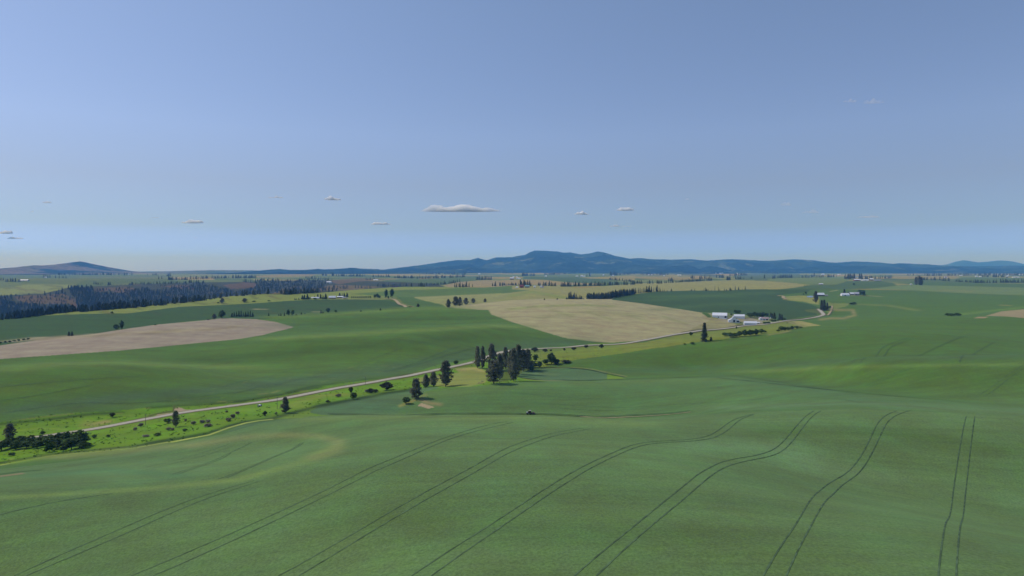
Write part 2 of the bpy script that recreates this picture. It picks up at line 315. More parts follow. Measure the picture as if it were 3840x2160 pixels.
# canyon
field((62,76,58),'D',[(-300,757),(0,744),(112,738),(175,723),(325,716),(475,711),(644,708),(760,705),(850,704),(1000,709),(1100,714),(1119,722),(1019,721),(956,724.5),(869,731),(794,737.5),(719,741),(644,740),(575,745.5),(475,759),(350,772),(237,780.5),(112,790.5),(0,803),(-300,820)])
for poly in ([(150,410),(300,392),(640,382),(700,410),(760,440),(775,520),(740,540),(700,480),(500,480),(300,478),(180,445)],[(930,345),(1100,313),(1340,322),(1380,350),(1250,376),(1100,350),(1000,362)],[(1600,302),(1900,288),(1965,335),(1800,330)],[(2240,292),(2450,262),(2576,275),(2576,318),(2330,332)]):
    field((110,94,80),'W1',poly,mix=.75)
for poly in ([(150,385),(280,322),(330,322),(420,380)],[(760,245),(1000,222),(1400,232),(1200,245),(1000,260),(830,285),(760,262)],[(700,300),(830,290),(1100,300),(1290,312),(1100,330),(900,350),(700,345)],[(450,340),(700,310),(760,345),(600,368)]):
    field((116,104,88),'W2',poly,mix=.8)
for k in range(60):
    x = sd.uniform(0, 820); y = sd.uniform(712, 790); streak((70,86,56) if k % 4 else (112,98,84),'D',[(x,y),(x+sd.uniform(10,40),y+sd.uniform(-3,8))],8,2,.45)
# right
field((146,152,98),'W4',[(150,492),(175,462),(300,452),(450,455),(500,440),(520,500),(520,545),(430,532),(350,512),(200,500)])
field((88,108,74),'W4',[(365,595),(500,585),(520,640),(480,630),(380,612)])
field((128,142,92),'W4',[(600,510),(640,528),(820,530),(800,556),(660,590),(630,640),(600,660),(590,560)],mix=.8)
streak((150,142,106),'W4',[(650,595),(850,598),(872,650),(760,682),(640,680),(530,692)],26,12,.75)
streak((132,146,92),'W4',[(900,540),(1200,550),(1500,600)],60,8,.5)
field((160,145,122),'W4',[(2190,655),(2350,610),(2576,590),(2700,585),(2700,700),(2576,678),(2400,662)])
field((160,140,118),'W4',[(2065,680),(2120,664),(2220,665),(2180,681)])
streak((112,150,78),'W4',[(1950,640),(2300,600),(2576,570)],80,9,.6)
streak((150,146,104),'W4',[(2350,548),(2430,552)],30,5,.7)
field((110,136,106),'W4',[(1000,387),(1300,352),(1700,338),(2000,356),(2576,372),(2700,375),(2700,462),(2576,450),(2000,430),(1400,396)])
streak((130,134,108),'R',[(800,520),(1100,530),(1350,540)],200,20,.6)
field((82,116,84),'W4',[(1250,322),(1600,312),(2100,326),(2576,332),(2700,335),(2700,375),(2576,371),(2000,358),(1600,350)])
field((150,148,112),'W4',[(0,308),(200,320),(430,345),(250,375),(100,390),(0,390)])
field((110,134,104),'W4',[(0,282),(400,272),(760,262),(800,300),(700,340),(500,335),(430,345),(200,318),(0,305)])
field((78,110,80),'W4',[(700,340),(800,305),(1140,310),(1250,322),(1300,350),(1000,385),(600,390),(100,392),(250,376),(430,346),(500,350)])
field((146,142,118),'W4',[(1250,250),(1900,255),(1950,285),(1300,285)])
field((92,124,92),'R',[(950,290),(1200,240),(1600,235),(2576,250),(2700,330),(1500,340)])
# valley strip
LOW = PL('A',[(-600,1330),(0,1225),(270,1175),(800,1080),(1350,1030),(2000,970),(2576,870)])+PL('B',[(330,1118),(900,1010),(1200,900),(1450,830),(1650,795),(1850,775),(2576,742)])+PL('C',[(500,1062),(720,1045)])
UPP = PL('A',[(-600,700),(0,580),(600,490),(1100,435),(1700,410),(2576,330)])+PL('B',[(360,560),(950,530),(1400,490),(2000,380),(2576,265)])+PL('C',[(400,580),(850,520),(1200,475),(1850,410),(2330,250),(2576,200)])+PL('G',[(330,420),(700,330),(900,285),(1300,255),(2000,235),(2230,230),(2576,243)])
STRIP = LOW+PL('C',[(1500,760),(1840,700),(2030,640),(2576,610)])+PL('G',[(250,890),(700,838),(1100,805),(1400,800),(1000,742),(1005,690),(1060,655),(1330,605),(1360,590),(1620,525),(1900,470),(2576,375)])+UPP[::-1]
FR['X'] = (0, 0, 1)
field(GRASS,'X',STRIP)
field(OLIVE,'X',PL('G',[(1150,330),(1300,318),(2000,265),(2600,247),(2600,378),(1900,470),(1620,525),(1360,590),(1200,600)]))
field((120,136,66),'Q',[(0,612),(250,575),(560,552),(800,520),(880,500),(1350,460),(1560,418),(1640,418),(1830,455),(2090,485),(1800,515),(1600,565),(1400,600),(1170,625),(700,680),(400,715),(180,740),(0,772)])
field((124,138,66),'X',[(2330,1289),(2420,1284),(2560,1252),(2560,1292),(2450,1306),(2330,1326)])
field((158,152,104),'Q',[(1640,418),(1800,420),(2090,485),(1900,495),(1750,470)])
streak((150,146,106),'Q',[(1600,570),(1450,605),(1300,622)],30,8,.8)
field(MEADOW,'X',PL('C',[(1900,480),(2250,430),(2576,390)])+PL('G',[(0,600),(330,590),(500,660),(520,760),(480,830),(250,885),(0,888)])+PL('C',[(2300,600),(2000,560)]))
streak((176,160,110),'G',[(150,630),(330,610),(430,650)],90,20,.6)
streak((96,122,48),'G',[(0,600),(300,560)],80,16,.8)
field((84,98,48),'G',[(520,640),(800,600),(1100,560),(1330,600),(1060,655),(1005,690),(1000,742),(800,800),(600,830),(500,780)],mix=.8)
field((86,122,90),'G',[(1000,740),(1005,690),(1060,655),(1330,605),(1800,600),(2100,630),(2330,680),(2330,760),(2160,795),(1750,805),(1300,780)])
streak((112,144,100),'G',[(1200,690),(1500,700)],120,20,.5)
streak((150,138,112),'G',[(1090,768),(1300,788),(1800,806)],30,6,.6)
streak((158,150,108),'G',[(1350,600),(1800,598),(2100,622),(2600,730)],20,6,.6)
field((112,148,52),'G',[(2330,685),(2540,740),(2600,768),(2330,775)])
field((84,120,88),'C',[(330,970),(480,900),(960,810),(1500,710),(1840,655),(2150,610),(2300,615),(2000,700),(1750,850),(1690,920),(2576,1030),(740,1040),(500,1030),(350,1000)])
field((112,152,52),'X',PL('B',[(1850,775),(1950,722),(2300,670),(2420,640),(2440,690),(2576,720)])+PL('C',[(500,1030),(720,1045),(300,1065),(0,1080)]))
field((84,116,88),'B',[(1100,985),(1450,840),(1850,782),(2350,752),(2000,850),(1500,925)],mix=.75)
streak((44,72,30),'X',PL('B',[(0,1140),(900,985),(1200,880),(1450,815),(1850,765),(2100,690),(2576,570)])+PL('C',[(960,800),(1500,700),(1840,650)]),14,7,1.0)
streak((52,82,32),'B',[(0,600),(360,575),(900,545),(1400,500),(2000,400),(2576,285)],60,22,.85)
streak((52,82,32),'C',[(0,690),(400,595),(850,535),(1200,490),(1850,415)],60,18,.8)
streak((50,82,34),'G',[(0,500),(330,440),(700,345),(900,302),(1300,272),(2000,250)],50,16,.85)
streak((176,192,100),'X',LOW[1:13],6,1.7,.9)
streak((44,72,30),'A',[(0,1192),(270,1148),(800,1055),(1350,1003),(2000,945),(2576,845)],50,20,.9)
streak((112,150,56),'A',[(200,1185),(700,1105),(1400,1045),(2000,985)],120,26,.7)
streak((134,148,62),'A',[(1280,640),(1320,560),(1450,600),(1640,560)],110,40,.75)
streak((158,140,98),'A',[(1380,620),(1600,570)],90,22,.7)
streak((128,160,52),'A',[(0,700),(300,700),(600,670),(1000,690)],60,14,.8)
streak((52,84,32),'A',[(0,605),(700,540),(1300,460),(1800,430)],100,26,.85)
streak((122,156,48),'B',[(1400,640),(1900,600),(2300,580)],150,40,.6)
streak((140,150,70),'C',[(50,880),(500,740),(800,720)],150,30,.5)
for k in range(130):
    t = sd.random(); x = 30+t*1500; y = np.interp(x, [0,400,800,1200,1600],[1700,1600,1500,1430,1330])+sd.uniform(-45,45)
    streak([(66,100,36),(128,156,60),(80,112,40),(150,152,84)][k % 4],'X',[(x,y),(x+sd.uniform(6,30),y-sd.uniform(0,8))],7,2.2,.45)
for k in range(70):
    x = sd.uniform(2000, 3050); y = np.interp(x, [2000,2400,2800,3050],[1330,1290,1255,1225])+sd.uniform(-22,22)
    streak([(104,116,52),(146,150,78),(96,112,54)][k % 3],'X',[(x,y),(x+sd.uniform(6,26),y-sd.uniform(0,5))],7,1.8,.4)
# roadside bank and pull-out
streak((84,72,62),'B',[(0,722),(120,690),(360,650),(380,575)],18,9,.85)
field((170,150,138),'B',[(60,745),(120,702),(370,668),(390,600),(440,590),(560,632),(760,632),(640,665),(400,690)])
streak((96,80,70),'B',[(640,640),(960,602),(1400,555),(1900,455),(2300,385),(2576,338)],8,6,.75)
streak((96,80,70),'C',[(0,742),(500,650),(1000,560),(1500,470),(1900,395),(2300,325)],8,6,.7)
streak((90,76,66),'A',[(1250,695),(1700,610),(2300,480)],8,6,.7)
streak((120,104,88),'A',[(300,540),(700,490),(1100,445)],14,6,.7)
streak((70,62,50),'Q',[(0,590),(250,545),(600,540),(850,480),(1000,475)],24,11,1.0)
streak((70,62,50),'Q',[(1560,405),(1800,385),(2030,345)],20,8,.9)
field((88,126,80),'D',[(1000,1048),(1010,1010),(1060,990),(1200,972),(1300,962),(1450,957),(1560,956),(1830,947),(2000,968),(2160,990),(2576,1026),(2900,1045),(2900,1075),(2576,1055),(2150,1032),(1900,1040),(1740,1050),(1340,1050)])
# bare knoll
streak((150,150,88),'C',[(1690,895),(1850,835),(1980,770),(2080,730)],30,22,.85)
streak((172,148,116),'C',[(2030,800),(2120,850),(2280,870)],60,28,.6)
field((178,160,140),'C',[(1950,888),(2010,852),(2130,885),(2235,925),(2090,930)])
# near hill
field(NEAR,'D',[(-300,1600),(-300,1230),(0,1180),(200,1158),(400,1124),(560,1092),(650,1066),(780,1048),(900,1042),(1340,1042),(1600,1052),(1750,1044),(1900,1036),(2150,1028),(2576,1050),(2900,1065),(2900,1600)])
streak((122,154,88),'D',[(-100,1258),(0,1253),(400,1228),(600,1207),(760,1162),(850,1120)],22,7,.8)
streak((104,142,92),'D',[(300,1195),(500,1175),(680,1140)],90,26,.6)
streak((134,146,98),'D',[(480,1120),(600,1101),(700,1094),(800,1097),(852,1110),(845,1135),(790,1152)],22,8,.6)
streak((124,150,86),'D',[(780,1052),(1000,1050),(1340,1052),(1600,1066)],90,10,.4)
streak((126,140,92),'D',[(150,1150),(300,1135),(450,1120)],60,7,.6)
streak((82,128,92),'V1',[(300,1010),(800,965),(1300,1010)],160,26,.6)
streak((150,128,110),'A',[(-100,1400),(60,1385),(330,1350)],40,10,.8)
streak((54,88,56),'A',[(0,1365),(300,1325),(600,1300)],60,7,.7)
streak((112,152,106),'D',[(1780,1120),(1950,1125),(2100,1180),(2400,1225),(2576,1260)],90,20,.9)  # swale shading painted in: lighter band along the bottom
streak((104,138,104),'D',[(1850,1025),(2150,1012),(2400,1028),(2650,1045)],90,6,.45)
streak((82,116,86),'D',[(1800,945),(1950,960),(2150,1003)],60,8,.4)
streak((76,108,84),'D',[(1600,932),(1900,920),(2200,905),(2576,895)],90,8,.45)
streak((112,144,82),'D',[(1900,934),(2100,924),(2400,918),(2700,917)],90,4.5,.5)
streak((110,142,76),'D',[(700,852),(1000,834),(1240,820),(1290,822)],60,5,.8)  # lit ridge crest painted as a lighter band to deepen hill shading
streak((106,138,72),'D',[(0,930),(150,915),(300,913),(480,921),(620,925)],80,8,.75)  # lit crest of the lower bump, painted into the ground colour
streak((78,110,84),'D',[(0,1035),(300,1000),(600,975),(900,940),(1190,890),(1400,862)],100,13,.8)  # shaded lower slope painted as a darker bluish band
streak((92,128,66),'D',[(0,985),(400,965),(800,925),(1100,880)],120,12,.5)
streak((66,98,60),'D',[(520,905),(700,890),(900,872),(1150,850)],90,8,.55)  # dark relief band below the ridge, shade painted into the colour
streak((66,98,64),'D',[(750,818),(950,806),(1200,800)],90,6,.5)  # dark relief band below the upper crest, also painted shade
streak((100,136,88),'D',[(2150,1400),(2400,1230),(2576,1080)],260,110,.65)
streak((104,142,90),'D',[(1150,1080),(1500,1110),(1700,1180)],160,40,.35)
streak((78,112,62),'D',[(1950,1085),(2250,1090),(2500,1130)],90,16,.45)  # swale shading painted in: darker slope above the light band
streak((76,110,62),'D',[(1000,1300),(1500,1330),(2000,1400)],200,50,.3)
streak((108,140,80),'D',[(700,797),(900,786),(1034,776),(1150,776)],60,5,.6)  # lit upper crest painted as a lighter relief band
streak((104,138,80),'D',[(1050,1000),(1250,972),(1560,962),(1800,954)],90,7,.5)
streak((64,94,60),'D',[(1550,955),(1850,945),(2150,990)],4,2,.4)
# farm yard
field((136,136,98),'FM',[(200,75),(450,95),(830,88),(1000,120),(1280,130),(1600,185),(2000,250),(2230,262),(1900,300),(1690,365),(1500,400),(1380,398),(1220,370),(980,380),(700,470),(400,490),(0,500),(-60,480),(400,260),(420,200)],mix=.55)
field((150,142,130),'FM',[(830,325),(500,235),(700,215),(880,195),(1000,230),(1260,205),(1450,215),(1650,280),(1690,340),(1560,385),(1500,395),(1240,330),(1220,300)])
field((70,108,58),'FM',[(205,82),(330,85),(410,130),(415,195),(330,185),(250,130)])
field((158,154,126),'FM',[(330,82),(440,100),(450,150),(415,140),(390,110)])
streak((170,164,150),'FM',[(1640,275),(1780,285)],60,14,.7)
field((74,86,58),'FM',[(1280,185),(1560,170),(2000,230),(1600,240),(1400,215)],mix=.6)
streak((154,140,124),'FM',[(2260,290),(2500,370),(2700,420)],40,12,.7)
field((150,150,112),'F',[(1060,312),(2300,312),(2450,300),(2560,320),(2450,330),(1600,322),(1060,322)],mix=.7)
field((120,136,96),'F',[(1600,262),(2100,268),(2480,270),(2560,300),(2300,312),(1600,305)],mix=.7)
streak((168,160,140),'F',[(905,563),(1030,563)],40,6,.8); streak((168,158,138),'W2',[(0,535),(85,536)],40,5,.8)
streak((176,172,140),'FN',[(740,468),(900,440)],30,7,.8); streak((150,152,118),'FN',[(1640,575),(1950,592)],60,9,.7)
streak((140,134,118),'FN',[(950,575),(1450,575),(1560,570)],60,7,.7)
streak((160,150,120),'W2',[(1440,440),(1470,480),(1580,513)],10,6,.5)

def mk_mesh(name, verts, faces, mat=None, smooth=False, colors=None):
    me = bpy.data.meshes.new(name)
    verts = np.asarray(verts, np.float32).reshape(-1, 3)
    if isinstance(faces, np.ndarray):
        nf, k = faces.shape; me.vertices.add(len(verts)); me.vertices.foreach_set('co', verts.ravel())
        me.loops.add(nf*k); me.loops.foreach_set('vertex_index', faces.astype(np.int32).ravel())
        me.polygons.add(nf); me.polygons.foreach_set('loop_start', np.arange(nf, dtype=np.int32)*k)
        me.polygons.foreach_set('loop_total', np.full(nf, k, np.int32)); me.update(calc_edges=True)
    else:
        me.from_pydata([tuple(v) for v in verts], [], faces); me.update()
    me.polygons.foreach_set('use_smooth', np.full(len(me.polygons), smooth))
    if mat is not None:
        for m in (mat if isinstance(mat, (list, tuple)) else [mat]): me.materials.append(m)
    return me
def link(name, me, parent=None, loc=None, rz=0, label=None, cat=None, group=None, kind=None):
    o = bpy.data.objects.new(name, me); COL.objects.link(o)
    if parent is not None: o.parent = parent
    if loc is not None: o.location = loc
    o.rotation_euler.z = rz
    if label: o['label'] = label
    if cat: o['category'] = cat
    if group: o['group'] = group
    if kind: o['kind'] = kind
    return o
# ---------------------------------------------------------------- materials
def mat_new(name):
    m = bpy.data.materials.new(name); m.use_nodes = True; t = m.node_tree; b = t.nodes['Principled BSDF']
    b.inputs['Specular IOR Level'].default_value = .15; b.inputs['Roughness'].default_value = .9
    return m, t, b
def noise(t, scale, detail=3, vec=None, rough=.5):
    n = t.nodes.new('ShaderNodeTexNoise'); n.inputs['Scale'].default_value = scale; n.inputs['Detail'].default_value = detail
    n.inputs['Roughness'].default_value = rough
    if vec is not None: t.links.new(vec, n.inputs['Vector'])
    return n.outputs['Fac']
def rng(t, sock, a, b, lo=.3, hi=.7):
    n = t.nodes.new('ShaderNodeMapRange'); n.inputs[1].default_value = lo; n.inputs[2].default_value = hi
    n.inputs[3].default_value = a; n.inputs[4].default_value = b; t.links.new(sock, n.inputs[0]); return n.outputs[0]
def mth(t, op, a, b):
    n = t.nodes.new('ShaderNodeMath'); n.operation = op
    for k, v in ((0, a), (1, b)):
        if isinstance(v, (int, float)): n.inputs[k].default_value = v
        else: t.links.new(v, n.inputs[k])
    return n.outputs[0]
def vscale(t, col, fac):
    n = t.nodes.new('ShaderNodeVectorMath'); n.operation = 'SCALE'; t.links.new(fac, n.inputs['Scale'])
    if isinstance(col, tuple): n.inputs[0].default_value = col[:3]
    else: t.links.new(col, n.inputs[0])
    return n.outputs[0]
def mixc(t, f, a, b):
    n = t.nodes.new('ShaderNodeMix'); n.data_type = 'RGBA'
    if isinstance(f, (int, float)): n.inputs[0].default_value = f
    else: t.links.new(f, n.inputs[0])
    for k, v in ((6, a), (7, b)):
        if isinstance(v, tuple): n.inputs[k].default_value = (*v[:3], 1)
        else: t.links.new(v, n.inputs[k])
    return n.outputs[2]
def mapped(t, scale=(1,1,1), rot=0, kind='Object'):
    tc = t.nodes.new('ShaderNodeTexCoord'); m = t.nodes.new('ShaderNodeMapping'); m.inputs['Scale'].default_value = scale
    m.inputs['Rotation'].default_value[2] = rot; t.links.new(tc.outputs[kind], m.inputs[0]); return m.outputs[0]
def bump(t, b, h, strength=.5, dist=1.0):
    n = t.nodes.new('ShaderNodeBump'); n.inputs['Strength'].default_value = strength; n.inputs['Distance'].default_value = dist
    t.links.new(h, n.inputs['Height']); t.links.new(n.outputs[0], b.inputs['Normal'])
def simple(name, col, var=.15, scale=1.0, rough=.9, spec=.15, bmp=0, stretch=(1,1,1)):
    m, t, b = mat_new(name); v = mapped(t, stretch); n = noise(t, scale, 3, v)
    t.links.new(vscale(t, tuple(col), rng(t, n, 1-var, 1+var)), b.inputs['Base Color'])
    b.inputs['Roughness'].default_value = rough; b.inputs['Specular IOR Level'].default_value = spec
    if bmp: bump(t, b, n, .6, bmp)
    return m
def ground_material():
    m, t, b = mat_new('ground_crops'); at_ = t.nodes.new('ShaderNodeAttribute'); at_.attribute_name = 'crop'
    v = mapped(t); n1 = noise(t, 1.5, 4, v, .7); n2 = noise(t, .045, 4, v, .6); n4 = noise(t, .25, 3, v, .6)
    v2 = mapped(t, (.02, .35, .1), math.radians(33)); n3 = noise(t, 1.0, 3, v2)
    v3 = mapped(t, (.004, .05, .1), math.radians(-12)); n5 = noise(t, 1.0, 4, v3)
    f = mth(t, 'MULTIPLY', rng(t, n1, .72, 1.28), rng(t, n2, .87, 1.13)); f = mth(t, 'MULTIPLY', f, rng(t, n3, .93, 1.07))
    f = mth(t, 'MULTIPLY', f, rng(t, n5, .90, 1.10)); f = mth(t, 'MULTIPLY', f, rng(t, n4, .93, 1.07))
    c = vscale(t, at_.outputs['Color'], f)
    hue = t.nodes.new('ShaderNodeHueSaturation'); t.links.new(c, hue.inputs['Color']); t.links.new(rng(t, n2, .485, .515), hue.inputs['Hue'])
    t.links.new(rng(t, n4, .94, 1.06), hue.inputs['Saturation'])
    t.links.new(hue.outputs[0], b.inputs['Base Color']); b.inputs['Specular IOR Level'].default_value = .05; b.inputs['Roughness'].default_value = 1
    b.inputs['Sheen Weight'].default_value = .12; b.inputs['Sheen Roughness'].default_value = .45; b.inputs['Sheen Tint'].default_value = (.75,.95,.55,1)
    bump(t, b, n1, .5, .35)
    return m
# ---------------------------------------------------------------- the ground sheet
idx = np.arange(NC*NR).reshape(NC, NR)
fc = np.stack([idx[:-1,:-1], idx[1:,:-1], idx[1:,1:], idx[:-1,1:]], -1).reshape(-1, 4)
gm = mk_mesh('ground', np.stack([XG, YG, ZW], -1).reshape(-1, 3), fc, ground_material(), True)
ca = gm.color_attributes.new('crop', 'FLOAT_COLOR', 'POINT')
ca.data.foreach_set('color', np.concatenate([CA.reshape(-1, 3), np.ones((NC*NR, 1), np.float32)], 1).ravel())
ground = link('ground', gm, kind='structure'); ground['label'] = 'rolling farmland with green, tan and brown fields'
# ground all round, for what lies beside and behind the camera
def skirt():
    vs, fs = [], []
    ring = [(XG[0,j], YG[0,j], ZW[0,j]) for j in range(0, NR, 12)]; far_l = [(-x[1]*0-32000, x[1]-6000, -60+CAMZ) for x in ring]
    return ring
MATS = {}
def ribbon(name, pts, width, mat, lift=.05, kind='structure', label=None, step=4.0, jit=0.0, wfun=None, coarse=False, sm=6):
    """strip draped over the ground along measured picture points"""
    w3 = [at(*p) for p in pts]; out = [w3[0]]
    for a, b in zip(w3[:-1], w3[1:]):
        L = (b.xy-a.xy).length; n = max(1, int(L/step))
        for k in range(1, n+1): out.append(a.lerp(b, k/n))
    xy = np.array([(p.x, p.y) for p in out])
    for _ in range(sm): xy[1:-1] = .25*xy[:-2]+.5*xy[1:-1]+.25*xy[2:]
    d = np.gradient(xy, axis=0); d /= np.linalg.norm(d, axis=1)[:,None]+1e-9; nn = np.stack([-d[:,1], d[:,0]], 1)
    vs = []; fs = []; offs = (-1, -.34, .34, 1) if width > 2 else (-1, 1); k = len(offs)
    for i, (p, q) in enumerate(zip(xy, nn)):
        wd = width/2*(1+jit*random.uniform(-1, 1))*(wfun(i/(len(xy)-1)) if wfun else 1)
        zs = [zat(*(p+q*wd*o)) for o in offs]; zm = max(zs) if width > 2 else None
        for o, z in zip(offs, zs):
            Y = p[1]; vs.append((*(p+q*wd*o), (z if zm is None else .5*z+.5*zm)+lift*(1+Y/250)))
        if i:
            for m_ in range(k-1):
                a = (i-1)*k+m_; fs.append((a, a+1, a+1+k, a+k))
    me = mk_mesh(name, vs, fs, mat, True); return link(name, me, kind=kind, label=label)
M_ROAD = simple('road_gravel', alb((176,175,176)), .08, .6, .9)
M_TRACK = simple('wheel_track_soil_shade', (.084,.138,.064), .45, .35)  # soil and crushed crop, darkened to stand for shade in the gap
M_EDGE = simple('crop_edge_and_shadow', (.042,.075,.026), .3, .5)
M_DIRT = simple('dirt_track', alb((172,156,134)), .15, .4)
road = PL('A',[(-500,985),(0,890),(90,868),(600,800),(1000,755),(1235,712),(1700,640),(2200,535),(2576,470)])+PL('B',[(400,690),(800,635),(1300,573),(2000,475),(2576,355)])+PL('C',[(1150,565),(1700,465),(2000,403),(2300,343),(2576,287)])+PL('G',[(330,516),(500,450),(680,378),(860,343),(1150,325),(1300,315),(1700,298),(2000,264),(2200,258),(2400,255),(2576,243)])+PL('Q',[(250,568),(560,546),(800,515),(880,499),(1000,488),(1200,478),(1350,453),(1560,416),(1800,398),(2000,366),(2110,338),(2130,322),(2100,290),(2060,250),(2050,240)])
ribbon('road_shoulder', road, 11.5, simple('shoulder_gravel', alb((128,116,100)), .25, .5), .06, label='darker gravel shoulder of the road', step=6, jit=.12)
ribbon('road', road, 7.0, M_ROAD, .12, label='pale grey country road curving along the valley', step=6)
ribbon('road', PL('FM',[(1220,250),(1450,270),(1650,330),(1750,345),(1900,320)]), 5, M_ROAD, .12, step=6)
ribbon('path', PL('W4',[(102,462),(130,455),(160,465),(150,482),(185,492)]), 9, M_DIRT, .2, step=8)
ribbon('path', PL('W4',[(645,560),(640,600),(615,640),(600,655)]), 4, M_DIRT, .2, step=8)
ribbon('road', PL('F',[(2280,320),(2440,326),(2510,360),(2540,400),(2576,435)])+PL('W2',[(1440,490),(1500,505),(1570,513)]), 8, M_DIRT, .2, step=8)
tracks = []
def tr(fr, *lines):
    for l in lines: tracks.append(PL(fr, l))
tr('X', PL('D',[(35,1449),(290,1342)])+PL('V1',[(1450,1190),(1700,1105),(1920,1050)]), PL('D',[(65,1449),(315,1350)])+PL('V1',[(1500,1205),(1750,1115),(1960,1055)]))
tr('X', PL('D',[(330,1449),(587,1342)])+PL('V2',[(0,1160),(300,1005),(600,880),(900,765),(1100,705),(1250,685)]), PL('D',[(385,1449),(617,1348)])+PL('V2',[(0,1200),(300,1050),(600,912),(880,795),(1050,745),(1300,692)]))
tr('X', PL('D',[(700,1449)])+PL('V2',[(245,1449),(700,1190),(1000,1030),(1300,860),(1600,765),(1830,735)]), PL('D',[(750,1449)])+PL('V2',[(345,1449),(700,1250),(1000,1080),(1300,905),(1600,790),(1870,742)]))
tr('X', PL('D',[(1035,1449)])+PL('V2',[(1165,1449),(1500,1220),(1900,990),(2200,850),(2400,826),(2576,828)])+PL('V3',[(100,826),(200,803),(300,730),(400,655),(530,630)]),
   PL('D',[(1085,1449)])+PL('V2',[(1260,1449),(1600,1215),(1900,1030),(2250,860),(2450,836)])+PL('V3',[(0,838),(150,838),(260,812),(380,720),(450,650),(540,633)]))
tr('X', PL('D',[(1444,1449)])+PL('V2',[(2250,1449)])+PL('V3',[(0,1185),(150,1060),(300,975),(410,960),(600,940),(710,890),(850,730),(920,650),(990,605)]),
   PL('D',[(1500,1449)])+PL('V2',[(2370,1449)])+PL('V3',[(0,1285),(150,1150),(300,1030),(450,978),(650,960),(770,905),(900,740),(980,640),(1045,604)]))
tr('X', PL('D',[(1920,1449)])+PL('V3',[(870,1449),(1000,1230),(1100,1140),(1250,1065),(1320,990),(1400,850),(1450,740),(1490,655),(1610,607)]),
   PL('D',[(1978,1449)])+PL('V3',[(985,1449),(1100,1260),(1200,1150),(1350,1060),(1400,980),(1480,820),(1555,660),(1720,602)]))
tr('X', PL('D',[(2360,1449)])+PL('V3',[(1985,1449),(2040,1200),(2080,950),(2115,750),(2140,645)]), PL('D',[(2405,1449)])+PL('V3',[(2100,1449),(2130,1240),(2165,950),(2190,750),(2205,648)]))
tr('V1',[(1100,950),(1400,875),(1730,775)],[(1100,968),(1420,892),(1760,790)],[(1300,1005),(1500,940),(1700,850),(1900,762)],[(1340,1005),(1560,930),(1740,845)],[(1650,1040),(1900,950),(2270,765)],[(1700,1035),(1950,935),(2290,762)],[(0,1310),(300,1225),(850,1150)])
tr('V3',[(1375,415),(1440,380),(1680,290)],[(1420,420),(1560,345),(1740,280)],[(2245,480),(2400,370),(2576,260)],[(2290,488),(2440,375),(2576,285)])
tr('V3',[(0,550),(400,530),(900,502),(1200,512),(1500,560),(1850,582)],[(0,660),(250,625),(600,603)])
tr('V2',[(1450,545),(1900,570),(2200,578),(2576,555)],[(1650,585),(2200,592),(2576,570)],[(1300,470),(1700,505),(2000,515)])
for k, l in enumerate(tracks): ribbon('wheel_track', l, .31, M_TRACK, .04, label='dark wheel track pressed through the green crop', step=1.3, jit=.3, sm=90)
far_tracks = [PL('V2', l) for l in ([(110,255),(330,180),(470,125)],[(0,180),(300,85),(500,50)],[(330,310),(700,190),(900,115)],[(380,305),(750,200),(1000,130)])]
far_tracks += [PL('V1', l) for l in ([(1680,345),(1900,290),(2200,210),(2576,180)],[(1750,400),(2200,290),(2576,245)],[(1100,465),(1900,380),(2300,275),(2576,255)],[(0,545),(580,460),(1050,468),(1700,420)],[(0,345),(500,300),(1100,262)],[(0,450),(350,400),(700,330)])]
far_tracks += [PL('V3', l) for l in ([(1280,245),(1500,125),(1700,55)],[(1340,245),(1560,125),(1740,60)],[(1780,190),(2000,90),(2150,40)],[(600,180),(800,120),(1000,60)],[(2090,240),(2200,170),(2350,90)])]
for l in far_tracks: ribbon('wheel_track', l, .5, M_TRACK, .1, label='faint wheel track across the far crop', step=6, jit=.3)
ribbon('crop_edge_and_shadow', PL('V3',[(-60,352),(280,358),(700,402),(1340,470),(2000,530),(2576,575),(2700,585)]), 1.3, M_EDGE, .1, step=5, jit=.4)
ribbon('crop_edge_and_shadow', PL('V2',[(-100,632),(0,633),(700,632),(1400,630),(1700,638),(2100,646),(2400,634),(2576,622)])+PL('V3',[(60,608)]), 1.3, M_EDGE, .25, step=5, jit=.3)  # dark strip paints the shadow edge along the tractor line
ribbon('crop_edge_and_shadow', PL('G',[(1360,600),(1800,604),(2100,632),(2600,742)]), 1.6, M_EDGE, .1, step=5, jit=.4)
ribbon('crop_edge_and_shadow', PL('G',[(1000,748),(1300,783),(1750,802),(2160,792),(2576,775)]), 2.2, M_EDGE, .1, step=5, jit=.4)
ribbon('dirt_track', PL('V2',[(1800,648),(2150,655),(2400,642),(2576,628)])+PL('V3',[(60,616)]), 1.2, M_DIRT, .12, step=5, jit=.3)
# ---------------------------------------------------------------- mountains and far hills
def foliage_mat(name, base, var=.35, trans=.15):
    m, t, b = mat_new(name); oi = t.nodes.new('ShaderNodeObjectInfo'); v = mapped(t, kind='Object'); n = noise(t, 1.7, 2, v)
    f = mth(t, 'MULTIPLY', rng(t, n, 1-var, 1+var), rng(t, oi.outputs['Random'], .8, 1.2, 0, 1))
    c = vscale(t, base, f); t.links.new(c, b.inputs['Base Color']); b.inputs['Roughness'].default_value = .8; b.inputs['Specular IOR Level'].default_value = .1
    tl = t.nodes.new('ShaderNodeBsdfTranslucent'); t.links.new(vscale(t, c, rng(t, n, 1.3, 1.3)), tl.inputs[0]); ms = t.nodes.new('ShaderNodeMixShader'); ms.inputs[0].default_value = .35
    t.links.new(b.outputs[0], ms.inputs[1]); t.links.new(tl.outputs[0], ms.inputs[2]); t.links.new(ms.outputs[0], t.nodes['Material Output'].inputs[0]); return m
